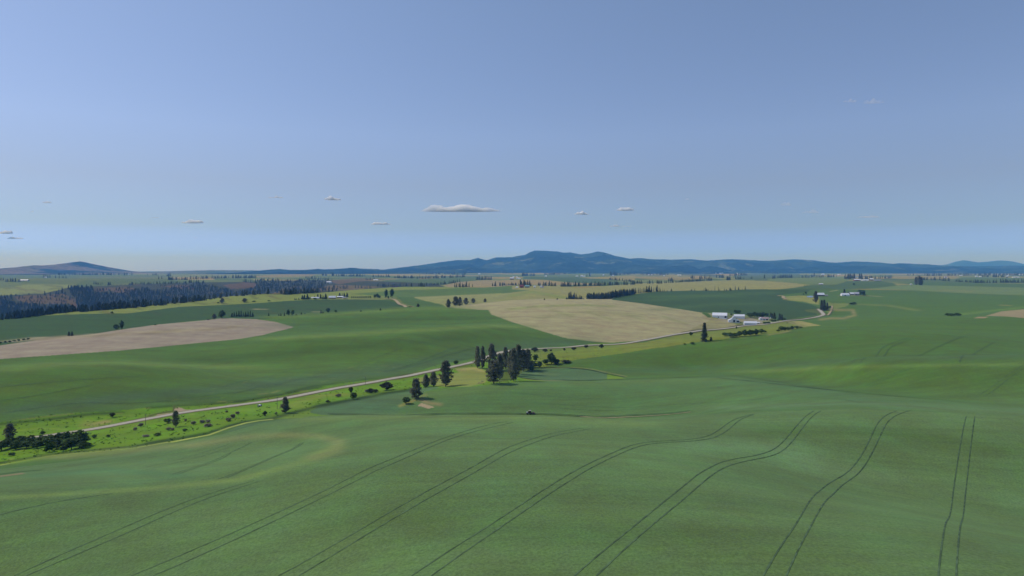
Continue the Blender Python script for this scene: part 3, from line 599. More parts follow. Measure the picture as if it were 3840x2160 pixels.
def hill_mat(name, c1, c2, c3, s=.0012, lo=.5, hi=.62):
    m, t, b = mat_new(name); v = mapped(t, (1,1,2)); n = noise(t, s, 5, v, .6); n2 = noise(t, .012, 3, v, .6)
    c = mixc(t, rng(t, n, 0, 1, lo, hi), c1, c2); c = mixc(t, rng(t, noise(t, s*2.3, 4, mapped(t, (1,1.5,1), .6), .6), 0, 1, .60, .66), c, c3)
    t.links.new(vscale(t, c, rng(t, n2, .6, 1.4)), b.inputs['Base Color']); b.inputs['Specular IOR Level'].default_value = 0; b.inputs['Roughness'].default_value = 1
    bump(t, b, n2, 1, 25); return m
def range_(name, pts, Y0, front, back, mat, label, rough=60, seed=1, n=700, m=70, tree=7, foot=-62, pw=1.4):
    p = np.array(pts); x = np.linspace(p[0,0], p[-1,0], n); y = np.interp(x, p[:,0], p[:,1])
    u = (x-CX)/F; top = (HY-y)/F*Y0
    top = top+tree*fbm(x*.35, x*0+seed, 3, seed)*np.clip((top-foot)/60, 0, 1)
    v = np.linspace(0, 1, m); vb = np.linspace(0, 1, 12)[1:]
    rows = []; 
    for t_ in v:
        Y = Y0-front*(1-t_); X = u*Y0*(1-.0*t_); h = foot+(top-foot)*(t_**pw)
        h = h+rough*(np.abs(fbm(X/1400+seed, (Y+0*X)/1400, 5, seed))*-1.6+.35)*np.sin(math.pi*t_)*np.clip((top-foot)/300, .1, 1)
        rows.append(np.stack([X, Y+0*X, h+CAMZ], -1))
    for t_ in vb: rows.append(np.stack([u*Y0, Y0+back*t_+0*u, foot+(top-foot)*(1-t_)**1.5+CAMZ-30*t_], -1))
    g = np.stack(rows); r, c = g.shape[:2]; ix = np.arange(r*c).reshape(r, c)
    f = np.stack([ix[:-1,:-1], ix[:-1,1:], ix[1:,1:], ix[1:,:-1]], -1).reshape(-1, 4)
    link(name, mk_mesh(name, g.reshape(-1, 3), f, mat, True), kind='structure', label=label)
M_FOREST = hill_mat('forest_slope', (.010,.022,.016), (.036,.06,.036), (.11,.13,.075), .0009)
M_BUTTE = hill_mat('butte_slope', (.022,.036,.024), (.19,.15,.11), (.18,.17,.09), .0011, .48, .53)
M_FARH = hill_mat('far_farm_hills', (.07,.11,.055), (.17,.16,.10), (.03,.05,.03), .0014, .48, .52)
main = PL('W2',[(1200,150),(1330,138),(1400,132),(1650,93),(1850,63),(2030,40),(2150,42),(2230,18),(2320,43),(2410,15),(2576,12)])+PL('W3',[(60,160),(130,150),(180,122),(230,105),(300,107),(440,113),(520,127),(590,125),(690,145),(780,135),(860,115),(930,125),(1020,155),(1180,187),(1290,182),(1400,193),(1600,198),(1800,193),(1950,208),(2200,192),(2540,210)])+PL('W4',[(60,100),(240,87),(360,90),(500,112),(680,122),(850,108),(1130,120),(1350,148),(1700,155),(2000,158),(2576,150),(3000,152),(3500,170)])
range_('mountain', main, 16500, 5200, 3000, M_FOREST, 'long dark blue forested mountain with two rounded summits', 230, 3, 900)
range_('mountain', PL('W4',[(1500,170),(1700,155),(1830,130),(1900,108),(1970,95),(2030,103),(2080,118),(2160,115),(2330,98),(2420,103),(2530,130),(2700,140),(3100,120),(3500,160)]), 25000, 3500, 3000, M_FOREST, 'faint blue twin-topped mountain on the right horizon', 100, 5, 400)
range_('hill', PL('W1',[(-900,150),(-400,128),(0,132),(100,124),(190,112),(270,132),(370,115),(460,134),(640,104),(720,84),(770,64),(810,54),(860,64),(930,94),(1080,136),(1250,155),(1400,165),(1600,175)]), 11500, 3000, 2500, M_BUTTE, 'cone-shaped butte with brown grass and dark woods', 80, 8, 500, foot=-60, pw=1.1)
range_('hill', PL('W1',[(1100,185),(1400,166),(1600,158),(1800,150),(2150,142),(2576,145)])+PL('W2',[(100,150),(400,140),(800,145),(1200,150),(1400,160)]), 14000, 3500, 2500, M_FARH, 'low rolling farmed hills on the left horizon', 40, 11, 400, foot=-61)
range_('hill', PL('W2',[(-60,168),(60,150),(130,140),(230,130),(340,141),(430,143),(540,138),(620,130),(700,136),(850,128),(970,118),(1080,128),(1200,132),(1450,150),(1900,160)]), 12500, 2500, 2000, M_FOREST, 'low dark wooded hills left of the mountain', 50, 13, 400, foot=-61)
# outer ground beyond the sheet (sides and behind)
ov = []; of = []
ang = np.linspace(math.radians(47), math.radians(313), 40)
rr = [0, 200, 1000, 4000, 12000, 42000]
for a in ang:
    for r in rr: ov.append((math.sin(a)*r, math.cos(a)*r, -63+CAMZ if r else -60+CAMZ))
for i in range(len(ang)-1):
    for j in range(len(rr)-1):
        a = i*len(rr)+j; of.append((a, a+1, a+1+len(rr), a+len(rr)))
link('ground', mk_mesh('ground_surround', ov, of, simple('surround_crops', alb(GREEN), .15, .01)), kind='structure')
# ---------------------------------------------------------------- clouds
def cloud_mat(name, dens):
    m = bpy.data.materials.new(name); m.use_nodes = True; t = m.node_tree; t.nodes.clear(); o = t.nodes.new('ShaderNodeOutputMaterial')
    p = t.nodes.new('ShaderNodeVolumePrincipled'); p.inputs['Color'].default_value = (1, 1, 1, 1); p.inputs['Density'].default_value = dens
    p.inputs['Absorption Color'].default_value = (1, 1, 1, 1); p.inputs['Anisotropy'].default_value = .0
    t.links.new(p.outputs[0], o.inputs['Volume']); return m
TAU = (3.0, 1.0, .3)      # how thick the three sorts of cloud are to light
import bmesh
def ico(sub):
    bm = bmesh.new(); bmesh.ops.create_icosphere(bm, subdivisions=sub, radius=1); v = np.array([x.co[:] for x in bm.verts]); bm.verts.index_update()
    f = np.array([[q.index for q in p.verts] for p in bm.faces]); bm.free(); return v, f
ICO3, ICO2, ICO1 = ico(3), ico(2), ico(1)
def cloud(fr, x, y, wd, ht, op, label, Y=30000, seed=0):
    px, py = P(fr, x, y); s = FR[fr][2]; W = wd/s/F*Y; H = ht/s/F*Y; r = np.random.default_rng(seed+int(px))
    nr, na = 22, 110; fs = []; sd_ = int(r.integers(0, 900)); asym = r.uniform(-.35, .35); D = max(.2*W, H*1.1)
    def hgt(x, y, q):
        n = np.abs(fbm(x/H*.55+sd_, y/H*.55+sd_, 5, 5)); big = vnoise(x/W*5+sd_, x*0+sd_*.37, 2)
        return H*np.maximum(1-q*q, 0)**.45*(.12+.65*big+.95*n)*(1+asym*x/W*2)
    q = np.repeat((np.arange(1, nr+1)/nr)**.8, na); t_ = np.tile(2*math.pi*np.arange(na)/na, nr); ed = 1+.16*np.sin(3*t_+sd_)+.1*np.sin(7*t_+sd_*2)
    x_ = W*.5*q*np.cos(t_)*ed; y_ = D*.5*q*np.sin(t_)*ed; z_ = np.zeros(1)
    tp_ = np.stack([x_, y_, hgt(x_, y_, q)], -1); bt = np.stack([x_, y_, -.08*H*np.maximum(1-q*q, 0)**.5], -1)[:(nr-1)*na]
    vs = np.concatenate([[(0, 0, float(hgt(z_, z_, z_)[0])), (0, 0, -.08*H)], tp_, bt])
    A0 = 2; B0 = 2+nr*na
    for j in range(na):
        k2 = (j+1) % na; fs.append((0, A0+j, A0+k2)); fs.append((1, B0+k2, B0+j))
        for i in range(nr-1): fs.append((A0+i*na+j, A0+(i+1)*na+j, A0+(i+1)*na+k2, A0+i*na+k2))
        for i in range(nr-2): fs.append((B0+i*na+k2, B0+(i+1)*na+k2, B0+(i+1)*na+j, B0+i*na+j))
        fs.append((B0+(nr-2)*na+k2, A0+(nr-1)*na+k2, A0+(nr-1)*na+j, B0+(nr-2)*na+j))
    o = link('cloud', mk_mesh('cloud', vs, fs, cloud_mat('cloud_vapour', TAU[op]/(.7*H)), True), loc=((px-CX)/F*Y, Y, CAMZ+(HY-py)/F*Y-H*.3), label=label, cat='cloud', group='clouds over the horizon')
CL = [('S1',325,105,62,22,1,'small pale cloud high above the cone-shaped butte'),('S1',40,315,92,26,0,'white puff at the left edge of the sky'),('S1',105,355,115,12,1,'thin flat streak of cloud under the puff at the left edge'),
 ('S1',1335,240,145,34,0,'bright white wedge-shaped cloud over the left farmland'),('S1',640,347,22,7,2,'tiny faint scrap of cloud low over the left horizon'),('S1',1350,353,22,7,2,'tiny faint scrap of cloud under the wedge-shaped cloud'),
 ('S1',1907,71,105,17,1,'thin flat cloud left of the small dome-shaped one'),('S1',2303,82,110,30,0,'small dome-shaped white cloud'),
 ('S1',215,172,40,9,2,'very faint smudge of cloud at far left'),('S1',1070,212,70,8,2,'very faint wisp left of the wedge-shaped cloud'),
 ('S2',610,152,480,56,0,'largest cloud, long and white with a grey flat base'),('X',1425,838,75,12,0,'flat white cloud below and left of the largest cloud'),
 ('S2',1440,184,95,24,0,'small oval cloud right of the largest cloud'),('S2',1740,155,110,30,0,'white two-layered cloud above the mountain shoulder'),('S2',1665,270,75,17,1,'small soft cloud under the two-layered cloud'),
 ('S2',1745,272,75,8,2,'faint wisp trailing right of the small soft cloud'),('S2',2165,85,30,9,2,'tiny faint cloud right of the two-layered cloud'),
 ('S3',910,88,115,34,2,'faint pinkish wisp high in the right sky, left of two'),('S3',1110,95,165,46,2,'faint broad wisp high in the right sky, right of two'),
 ('S3',350,995,90,42,2,'faint smudge of cloud over the right farms'),('S3',570,1060,150,30,2,'very faint low wisp right of the smudge'),('S3',1070,1105,200,20,2,'thin faint streak low in the right sky')]
for k, c in enumerate(CL): cloud(*c, seed=k*7)
# ---------------------------------------------------------------- trees and bushes
def quads(cent, n, size, r, asp=1.0, up=.3):
    """n leaf-sized faces scattered round each centre"""
    m = len(cent); c = np.repeat(cent, n, 0)+r.normal(0, 1, (m*n, 3))*np.array([size*1.3*asp, size*1.3*asp, size*.9])
    a = r.normal(0, 1, (m*n, 3)); a /= np.linalg.norm(a, axis=1)[:,None]; b = r.normal(0, 1, (m*n, 3)); b[:,2] *= .5
    b = np.cross(a, b); b /= np.linalg.norm(b, axis=1)[:,None]+1e-9
    s = size*r.uniform(.5, 1.15, (m*n, 1)); k = np.array([asp, asp, 1])
    v = np.stack([c-(a+b)*s*k, c+(a-b)*s*k, c+(a+b)*s*k, c+(b-a)*s*k], 1).reshape(-1, 3)
    return v, np.arange(m*n*4).reshape(-1, 4)
def tubes(segs, k=6):
    vs, fs = [], []
    for p, q, r0, r1 in segs:
        p = Vector(p); q = Vector(q); d = (q-p).normalized(); x = d.orthogonal().normalized(); y = d.cross(x); n = len(vs)
        for c, r in ((p, r0), (q, r1)):
            for i in range(k): a = 2*math.pi*i/k; vs.append(c+(x*math.cos(a)+y*math.sin(a))*r)
        for i in range(k): j = (i+1) % k; fs.append((n+i, n+j, n+k+j, n+k+i))
        fs.append(tuple(n+k+i for i in range(k)))
    return vs, fs
def pine_crown(seed, n=170, top=.8, rag=.35, lo=.1, pwr=.8):
    r = np.random.default_rng(seed); t = lo+(1-lo)*r.random(n)**.9; a = r.uniform(0, 2*math.pi, n)
    prof = .5*np.minimum(1, .35+2.2*(t-lo))*(1-((t-lo)/(1.02-lo))**1.9)**pwr+.02
    lump = 1+rag*np.sin(a*2+t*17+seed)*np.sin(t*31+seed*2+a)
    rho = prof*lump*np.sqrt(r.uniform(.12, 1, n)); c = np.stack([rho*np.cos(a), rho*np.sin(a), t-.12*rho], -1)
    return quads(c, 13, .021, r, 2.4)
def fir_crown(seed, n=34, w=1.0):
    r = np.random.default_rng(seed); cs = []
    for k in range(n):
        t = .06+.93*k/n; R = .5*(1-t)**.8*r.uniform(.75, 1.1)*w+.015
        for b in range(7):
            a = r.uniform(0, 6.28); L = R*r.uniform(.55, 1.05)
            for q in (.35, .7, 1.0): cs.append((L*q*math.cos(a), L*q*math.sin(a), t-.10*L*q+r.uniform(-.01, .01)))
    return quads(np.array(cs), 4, .016, r, 2.4)
def leafy_crown(seed, n=120, lobes=6, lo=.12, size=.034, flat=1.0):
    r = np.random.default_rng(seed); L = []
    for k in range(lobes):
        a = k*2.4+seed; rr = r.uniform(.1, .27); L.append((rr*math.cos(a), rr*math.sin(a), r.uniform(.38, .72), r.uniform(.18, .27)))
    L.append((0, 0, .72, .24)); L.append((0, 0, .5, .3)); cs = []
    for k in range(n):
        x, y, z, R = L[k % len(L)]; d = r.normal(0, 1, 3); d /= np.linalg.norm(d); q = R*r.uniform(.55, 1.05)
        c = (x+d[0]*q, y+d[1]*q, max(lo, z+d[2]*q*1.05)); cs.append(c)
    return quads(np.array(cs), 15, size, r, 1.15)
def far_conifer(seed, layers=8, k=7):
    r = np.random.default_rng(seed); vs, fs = [], []
    for i in range(layers):
        t = .06+.86*i/layers; R = .5*(1-t)**.8*r.uniform(.8, 1.15)+.02; n = len(vs); dx, dy = r.uniform(-.05, .05, 2)
        vs.append((dx, dy, min(1, t+.30*(1-.3*t)) if i < layers-1 else 1.0))
        for j in range(k*2):
            a = math.pi*j/k+i; q = R*(1.0 if j % 2 else .55)*r.uniform(.75, 1.2); vs.append((dx+q*math.cos(a), dy+q*math.sin(a), t-.03*(j % 2)))
        for j in range(k*2): fs.append((n, n+1+j, n+1+(j+1) % (k*2)))
    n = len(vs); tv, tf = tubes([((0,0,-.08), (0,0,.2), .03, .025)], 4); vs += [tuple(v) for v in tv]; fs += [tuple(i+n for i in f) for f in tf]
    return vs, fs
M_BARK = simple('pine_bark', (.085,.055,.04), .3, 4)
M_BARKG = simple('grey_bark', (.12,.10,.085), .3, 4)
M_PINE = foliage_mat('pine_needles', (.20,.205,.13)); M_FIR = foliage_mat('fir_needles', (.12,.14,.08))
M_FARC = foliage_mat('far_conifer_needles', (.078,.095,.048), .3)
M_LEAF = foliage_mat('dark_leaves', (.12,.185,.06), .45); M_LEAFG = foliage_mat('grey_green_leaves', (.075,.085,.055), .45)
M_LEAFL = foliage_mat('light_green_leaves', (.07,.14,.025), .3); M_BLOOM = foliage_mat('pinkish_shrub', (.34,.31,.24), .5)
def gen_trunk(seed, h=.95, r0=.02, asp=2.4, limbs=9):
    r = random.Random(seed); segs = []; x = y = 0; z = -.03; n = 7
    for k in range(n):
        z2 = -.03+(h+.03)*(k+1)/n; x2 = x+r.uniform(-.006, .006); y2 = y+r.uniform(-.006, .006); a = r0*(1-k/n*.85); b = r0*(1-(k+1)/n*.85)
        segs.append(((x, y, z), (x2, y2, z2), a*asp*.8, b*asp*.8)); x, y, z = x2, y2, z2
    for k in range(limbs):
        a = r.uniform(0, 6.28); t = r.uniform(.12, .85); L = .34*(1-t)+.08; segs.append(((0,0,t), (L*math.cos(a), L*math.sin(a), t+.04), r0*.5, r0*.12))
    v, f = tubes(segs); return [tuple(q) for q in v], f
def leaf_trunk(seed):
    r = random.Random(seed); segs = [((0,0,-.04), (0,0,.3), .035, .026)]
    for k in range(6):
        a = k*1.05+seed; L = r.uniform(.15, .28); segs.append(((0,0,.22+.02*k), (L*math.cos(a), L*math.sin(a), r.uniform(.45, .75)), .02, .006))
    v, f = tubes(segs); return [tuple(q) for q in v], f
def crown_me(nm, vf, mat): return mk_mesh(nm, vf[0], vf[1], mat)
PINES = [(crown_me('pine_crown', pine_crown(s, rag=.25+.1*s, lo=lo, pwr=pw), M_PINE), mk_mesh('pine_trunk', *gen_trunk(s), M_BARK)) for s, lo, pw in ((1,.10,.8),(2,.14,.6),(3,.08,.9),(4,.12,.7),(5,.16,.55))]
FIRS = [(crown_me('fir_crown', fir_crown(s, w=w_), M_FIR), mk_mesh('fir_trunk', *gen_trunk(s+20, limbs=0), M_BARK)) for s, w_ in ((1,1),(2,1.1),(3,.9))]
LEAFS = [(crown_me('leafy_crown', leafy_crown(s, lobes=5+s), M_LEAF), mk_mesh('leafy_trunk', *leaf_trunk(s), M_BARKG)) for s in (1,2,3,4)]
LEAFGS = [(crown_me('leafy_crown', leafy_crown(s+9, lobes=5+s), M_LEAFG), mk_mesh('leafy_trunk', *leaf_trunk(s+9), M_BARKG)) for s in (1,2)]
LEAFLS = [(crown_me('leafy_crown', leafy_crown(31, lobes=7), M_LEAFL), mk_mesh('leafy_trunk', *leaf_trunk(31), M_BARKG))]
BLOOMS = [(crown_me('leafy_crown', leafy_crown(s+19, lobes=4, size=.045, lo=.02), M_BLOOM), mk_mesh('leafy_trunk', *leaf_trunk(s+19), M_BARKG)) for s in (1,2)]
FARC = [mk_mesh('far_conifer', *far_conifer(s), M_FARC) for s in range(6)]
FARL = [mk_mesh('far_leafy_tree', *leafy_crown(s+50, n=34, lobes=4, size=.075), M_LEAF) for s in range(4)]
def far_leaf(s):
    v, f = leafy_crown(s+50, n=34, lobes=4, size=.07); tv, tf = tubes([((0,0,-.05), (0,0,.45), .03, .02)], 4)
    return mk_mesh('far_leafy_tree', list(map(tuple, v))+[tuple(q) for q in tv], [tuple(q) for q in f]+[tuple(i+len(v) for i in q) for q in tf], M_LEAF)
FARL = [far_leaf(s) for s in range(4)]
ORD = ['leftmost','second from left','third from left','fourth from left','fifth from left','sixth from left','seventh from left','eighth from left','ninth from left','tenth from left','eleventh from left','twelfth from left','thirteenth from left','fourteenth from left','fifteenth from left','sixteenth from left']
NT = {'conifer': 0, 'leafy': 0}
KINDS = dict(pine=(PINES,'pine_tree','pine tree','tall dark pine','conifer'), fir=(FIRS,'fir_tree','fir tree','dark pointed fir','conifer'), leaf=(LEAFS,'leafy_tree','tree','dark green leafy tree','leafy'),
  bush=(LEAFS,'bush','bush','dark green rounded bush','leafy'), grey=(LEAFGS,'bush','bush','grey-green bush','leafy'), lime=(LEAFLS,'leafy_tree','tree','bright green leafy tree','leafy'), bloom=(BLOOMS,'shrub','shrub','pale pinkish shrub','leafy'))
def place_tree(kind, p, h, w, label, group, k):
    ms, nm, cat, _, fam = KINDS[kind]; cr, tk = ms[k % len(ms)]; NT[fam] += 1
    e = link(nm, None, loc=p, rz=random.uniform(0, 6.28), label=label, cat=cat, group=group); e.scale = (w, w, h)
    link('crown', cr, e); link('trunk', tk, e); return e
def grp(kind, fr, items, where, group, look=None, farmesh=False):
    """a small set of trees one can tell apart: x, foot, top, width in the frame"""
    it = []
    for q in items:
        x, yb, yt, wd = q[:4]; kd = q[4] if len(q) > 4 else kind; px, py = P(fr, x, yb)
        p = atY(fr, x, q[5]) if len(q) > 5 else at(px, py); s = FR[fr][2]; it.append((px, kd, p, (yb-yt)/s/F*p.y, wd/s/F*p.y))
    n = {}
    for i in it: n.setdefault(i[1], []).append(i)
    for kd, L in n.items():
        L.sort(key=lambda i: i[0])
        for k, (px, _, p, h, wd) in enumerate(L):
            base = look or KINDS[kd][3]; p = p.copy(); p.z -= .02*h
            if len(L) == 1: lab = base+', the only one '+where
            elif k == len(L)-1: lab = f'{base}, rightmost {where}'
            elif k < len(ORD): lab = f'{base}, {ORD[k]} {where}'
            else: lab = f'{base} {where}'
            if farmesh:
                fam = KINDS[kd][4]; me = (FARC if fam == 'conifer' else FARL)[k % 4]; NT[fam] += 1
                o = link(KINDS[kd][1], me, loc=p, rz=random.uniform(0, 6.28), label=lab, cat=KINDS[kd][2], group=group); o.scale = (wd, wd, h)
            else: place_tree(kd, p, h, wd, lab, group, k+int(px))
G_ = 'pines of the roadside grove'
grp('pine','G',[(365,605,275,105),(445,620,270,80),(580,640,232,140),(700,640,385,110),(785,620,285,110),(610,842,480,220),(700,780,390,130),(915,805,300,150),(985,700,250,140),(1060,655,320,120),(1125,640,318,140),(865,720,330,110)],'in the grove by the road',G_)
grp('grey','G',[(1230,362,285,125),(1385,362,310,95),(1475,352,322,45),(1675,345,300,45),(1820,338,290,85),(2010,303,255,75),(2235,307,240,85)],'in the row below the road','bushes in a row below the road')
grp('leaf','G',[(1485,545,370,180),(1400,552,470,110),(1570,547,465,100),(1245,510,395,95),(1215,600,490,120),(1300,600,500,110),(1190,655,570,100),(1690,525,480,170,'grey'),(1540,552,500,80,'grey')],'beside the grove, near the field tip','leafy trees beside the grove')
grp('pine','C',[(1935,782,480,190)],'at the edge of the bare knoll','trees on the bare knoll','spreading dark pine')
grp('bush','C',[(1785,858,760,135)],'on the bare knoll beside the pine','trees on the bare knoll')
grp('pine','C',[(2082,612,415,125),(2195,603,380,120),(2380,603,205,190)],'standing in the meadow before the grove','pines in the meadow')
grp('grey','C',[(1490,655,525,230),(1250,700,625,150),(1320,690,640,110),(2540,275,205,90,'bush'),(950,705,600,85,'leaf'),(992,795,690,115,'leaf'),(600,840,805,80),(760,760,715,110,'bloom'),(1200,690,640,90,'bloom')],'in the green strip right of the leftmost pines','bushes in the green roadside strip')
grp('pine','B',[(395,892,640,110),(2052,678,440,135)],'in the grass strip between road and crop','small pines in the grass strip',look='small dark pine')
grp('bush','B',[(275,838,755,125)],'touching the small left pine','bushes in the grass strip',look='round green bush')
grp('bloom','B',[(1190,805,745,95),(885,888,832,130),(795,832,780,85),(880,822,775,85),(665,858,800,90),(1330,705,655,80),(1265,755,690,85),(1170,670,640,50),(290,945,893,95),(355,942,900,60),(545,805,770,45),(1745,725,640,75,'grey'),(120,1025,978,115,'bush'),(1915,690,665,45),(540,955,915,90,'bush')],'on the sunny grass slope below the road','shrubs on the grass slope')
grp('pine','A',[(148,835,595,155)],'at the left edge above the thicket','trees around the thicket')
grp('leaf','A',[(1200,960,680,330),(960,955,705,310),(770,935,765,270),(620,925,770,250),(470,925,770,250),(320,935,775,250),(165,965,790,270),(20,1005,850,240),(1080,990,810,230),(240,990,850,220),(400,975,860,220),(560,970,850,220),(860,985,850,220)],'in the dark thicket beside the road end','trees of the dark thicket')
grp('lime','A',[(742,1028,878,160)],'in front of the dark thicket','trees around the thicket')
grp('bush','A',[(960,1015,925,130),(1260,975,850,200),(640,765,705,95),(1420,825,762,85),(1630,805,760,75),(1330,930,880,120),(180,1085,1030,110),(2125,650,590,90,'bloom'),(2040,705,655,70,'bloom'),(2380,785,735,120),(2200,800,765,120,'bloom'),(1700,500,430,90,'grey')],'around the dark thicket by the road','bushes around the thicket')
# farm in the valley
grp('fir','Q',[(330,725,435,125),(428,718,652,55)],'alone between the road and the crop','firs between road and crop')
grp('bush','Q',[(640,652,590,105),(720,667,590,135),(790,662,590,95),(860,652,565,105),(940,647,545,125),(1030,642,540,125),(1110,632,535,115),(1190,607,530,115),(1240,592,560,65)],'in the thicket below the white barns','bushes of the thicket below the barns')
grp('bush','Q',[(1440,577,545,65),(1490,572,495,95),(1540,567,500,95),(1590,562,500,75),(1650,547,490,95),(1720,532,490,85),(1780,522,500,65)],'in the smaller thicket right of the barns','bushes of the smaller thicket')
grp('bush','Q',[(125,642,580,75),(813,537,497,32),(150,768,735,75),(30,775,755,45),(1580,450,440,40),(350,600,583,30)],'scattered along the road before the barns','small bushes along the road')
grp('leaf','Q',[(800,302,248,65),(845,307,250,85),(735,332,300,42),(1025,367,285,95),(1080,352,275,95),(990,342,290,65),(1130,352,285,65),(1170,362,285,65),(1220,357,280,75),(1270,352,290,75),(1540,412,370,48),(1435,420,388,42)],'behind the white farm buildings','leafy trees behind the farm')
grp('fir','Q',[(1200,362,285,48),(1330,347,285,38),(1385,387,285,62),(1350,372,300,52),(1465,402,302,65),(1500,407,315,52)],'behind the farmhouse','firs behind the farmhouse')
grp('bush','Q',[(1350,432,392,60),(1395,430,395,50)],'in front of the farmhouse','bushes in front of the farmhouse')
# farther single trees
FG = dict(farmesh=True)
grp('pine','W4',[(480,528,405,44)],'beside the long white-roofed barn','pines near the road bend', look='tall leaning pine')
grp('fir','W4',[(540,598,492,46),(566,602,490,56),(597,596,520,40)],'at the bend of the road','firs at the road bend')
grp('bush','W4',[(620,582,555,42),(380,440,412,26),(357,443,430,20),(835,542,522,50),(868,541,515,56),(865,347,325,27),(370,358,346,9),(392,356,343,9)],'scattered on the right-hand hills','bushes on the right hills')
grp('bush','W4',[(1805,657,625,66),(1850,660,628,70),(1900,657,622,80),(1925,655,632,50)],'in the dark clump on the right-hand field','bushes of the clump on the right field')
grp('fir','W4',[(768,432,383,36),(808,428,410,20),(735,442,422,18)],'behind the two white barns','trees behind the two barns')
grp('leaf','W4',[(925,442,390,62),(950,450,395,62),(968,452,425,42)],'beside the old grey barn','trees beside the grey barn')
grp('pine','R',[(205,402,222,72),(275,406,196,75),(325,406,228,62)],'of the tall trio on the right plain','tall trio of trees on the right plain')
grp('leaf','W1',[(1168,748,685,62),(1225,742,645,56),(2235,628,538,78)],'above the brown field','leafy trees above the brown field')
grp('fir','W1',[(693,803,757,32),(724,802,757,32)],'of the pair above the brown field','pair of firs above the brown field')
grp('pine','W1',[(2155,637,580,42),(2235,476,423,46),(2462,466,425,50)],'on the left green hill','trees on the left green hill')
grp('bush','W1',[(1125,577,558,32),(1560,698,685,26),(2195,478,460,20),(2556,462,450,42),(2095,645,633,30)],'dotted on the left green hills','bushes on the left green hills',**FG)
grp('fir','W1',[(2335+i*23,612-(i%2)*2,566-(i*37%30),30-(i%3)*5) for i in range(10)],'in the row above the brown field','firs in a row above the brown field',**FG)
grp('bush','W1',[(6+i*46,882-i*6.5,862-i*6.2,30,'grey') for i in range(7)],'in the scrub behind the brown field','scrub behind the brown field',look='low grey-green scrub bush',**FG)
grp('leaf','F',[(415,643,505,82),(505,641,522,72),(1185,581,485,105),(1335,578,517,62)],'in the hollow behind the green ridge','leafy trees in the hollow')
grp('fir','F',[(235,642,595,27),(275,642,580,34),(340,642,565,34),(40,642,578,32),(570,627,600,27),(670,613,565,32),(740,606,580,22),(1050,591,517,42),(1090,589,550,36),(1820,561,522,36),(2197,536,488,42)],'in the hollow behind the green ridge','firs in the hollow',**FG)
grp('fir','F',[(690,322,235,74),(730,320,222,64),(788,318,205,70),(545,330,298,37),(575,330,303,27),(620,328,293,37),(925,284,252,37),(988,300,212,68),(1042,306,210,54),(1090,306,235,32),(1143,313,200,74),(1412,267,190,66),(1460,264,195,24),(1498,271,188,54),(1555,277,182,66)],'around the hilltop farmstead','firs around the hilltop farmstead',**FG)
grp('bush','F',[(710,322,290,54),(765,324,292,50),(820,324,280,72),(930,324,290,72),(1090,316,285,64),(1130,316,290,54),(45,358,340,58)],'around the hilltop farmstead','bushes around the hilltop farmstead',**FG)
grp('bush','F',[(1645+i*36,301,266-(i*29%14),24) for i in range(11)],'in the orchard row right of the hilltop farmstead','orchard row by the hilltop farmstead',look='small round orchard tree',**FG)
grp('leaf','F',[(2090,301,222,64),(2135,301,208,66),(2177,303,240,62),(2310,318,125,80),(2350,320,250,44),(2425,297,115,100)],'by the gravel road bend','leafy trees by the gravel road bend')
grp('pine','W2',[(1935,516,433,52),(2010,504,405,68),(2052,501,412,54),(2112,491,420,52),(2185,476,425,46),(2305,464,428,34),(1630,513,478,32)],'above the tip of the big tan field','pines above the tan field')
grp('fir','M',[(833,644,605,37),(1080,634,600,44),(1265,629,583,52)],'on the crest of the tan field','small firs on the tan crest',look='small fir',**FG)
grp('fir','M',[(1310,626,475,66),(1345,626,463,66),(1385,626,520,54),(1410,626,490,54),(1445,626,505,44),(1480,626,565,42),(1518,626,540,48),(1550,626,560,52),(1590,628,608,32)],'in the small clump left of the long woodlot','firs of the small clump',**FG)
rw = np.random.default_rng(4)
WOOD = []
for i in range(96):
    x = 1650+i*9.9+rw.uniform(-6, 6)
    if x < 2576:
        yb = np.interp(x, [1640,2080,2170,2576],[629,629,606,541])-rw.uniform(0, 12)
        h = np.interp(x, [1640,1720,1800,2000,2200,2350,2500,2576],[110,140,135,140,160,150,135,140])*rw.uniform(.72, 1.05); WOOD.append(('M', x, yb, yb-h, rw.uniform(34, 52)))
for x, yb, yt, wd in [(15,420,320,34),(55,415,322,34),(85,412,325,34),(115,409,330,30),(140,407,315,30),(160,405,320,30),(185,402,292,34),(210,402,300,30),(230,400,282,36),(262,398,298,34),(300,394,315,30),(335,392,296,30),(350,392,280,36),(380,390,318,26),(400,390,335,26),(435,390,350,24),(460,388,345,20),(505,387,357,26),(573,385,337,46)]: WOOD.append(('N', x, yb, yt, wd))
POOL = []   # (apparent height, position, height, width, phrase)
def pool(fr, x, yb, yt, wd, where, Y=None):
    px, py = P(fr, x, yb); p = at(px, py) if Y is None else atY(fr, x, Y); s = FR[fr][2]; POOL.append(((yb-yt)/s, p, (yb-yt)/s/F*p.y, wd/s/F*p.y, where))
for q in WOOD: pool(*q, 'long woodlot')
for x, yb, yt, wd in [(885,378,348,38),(935,378,342,27),(1035,377,365,16),(1068,378,345,16),(1100,378,318,30),(1120,378,335,32),(1145,376,345,24),(1195,378,362,32),(1303,382,298,20),(1325,380,345,18),(1398,378,332,18),(1430,377,342,26),(1485,374,312,32),(1500,374,330,28),(1567,364,295,24),(1620,367,308,42),(1678,364,342,16),(1722,360,300,28),(1250,380,296,16)]: pool('N', x, yb, yt, wd, 'crest row')
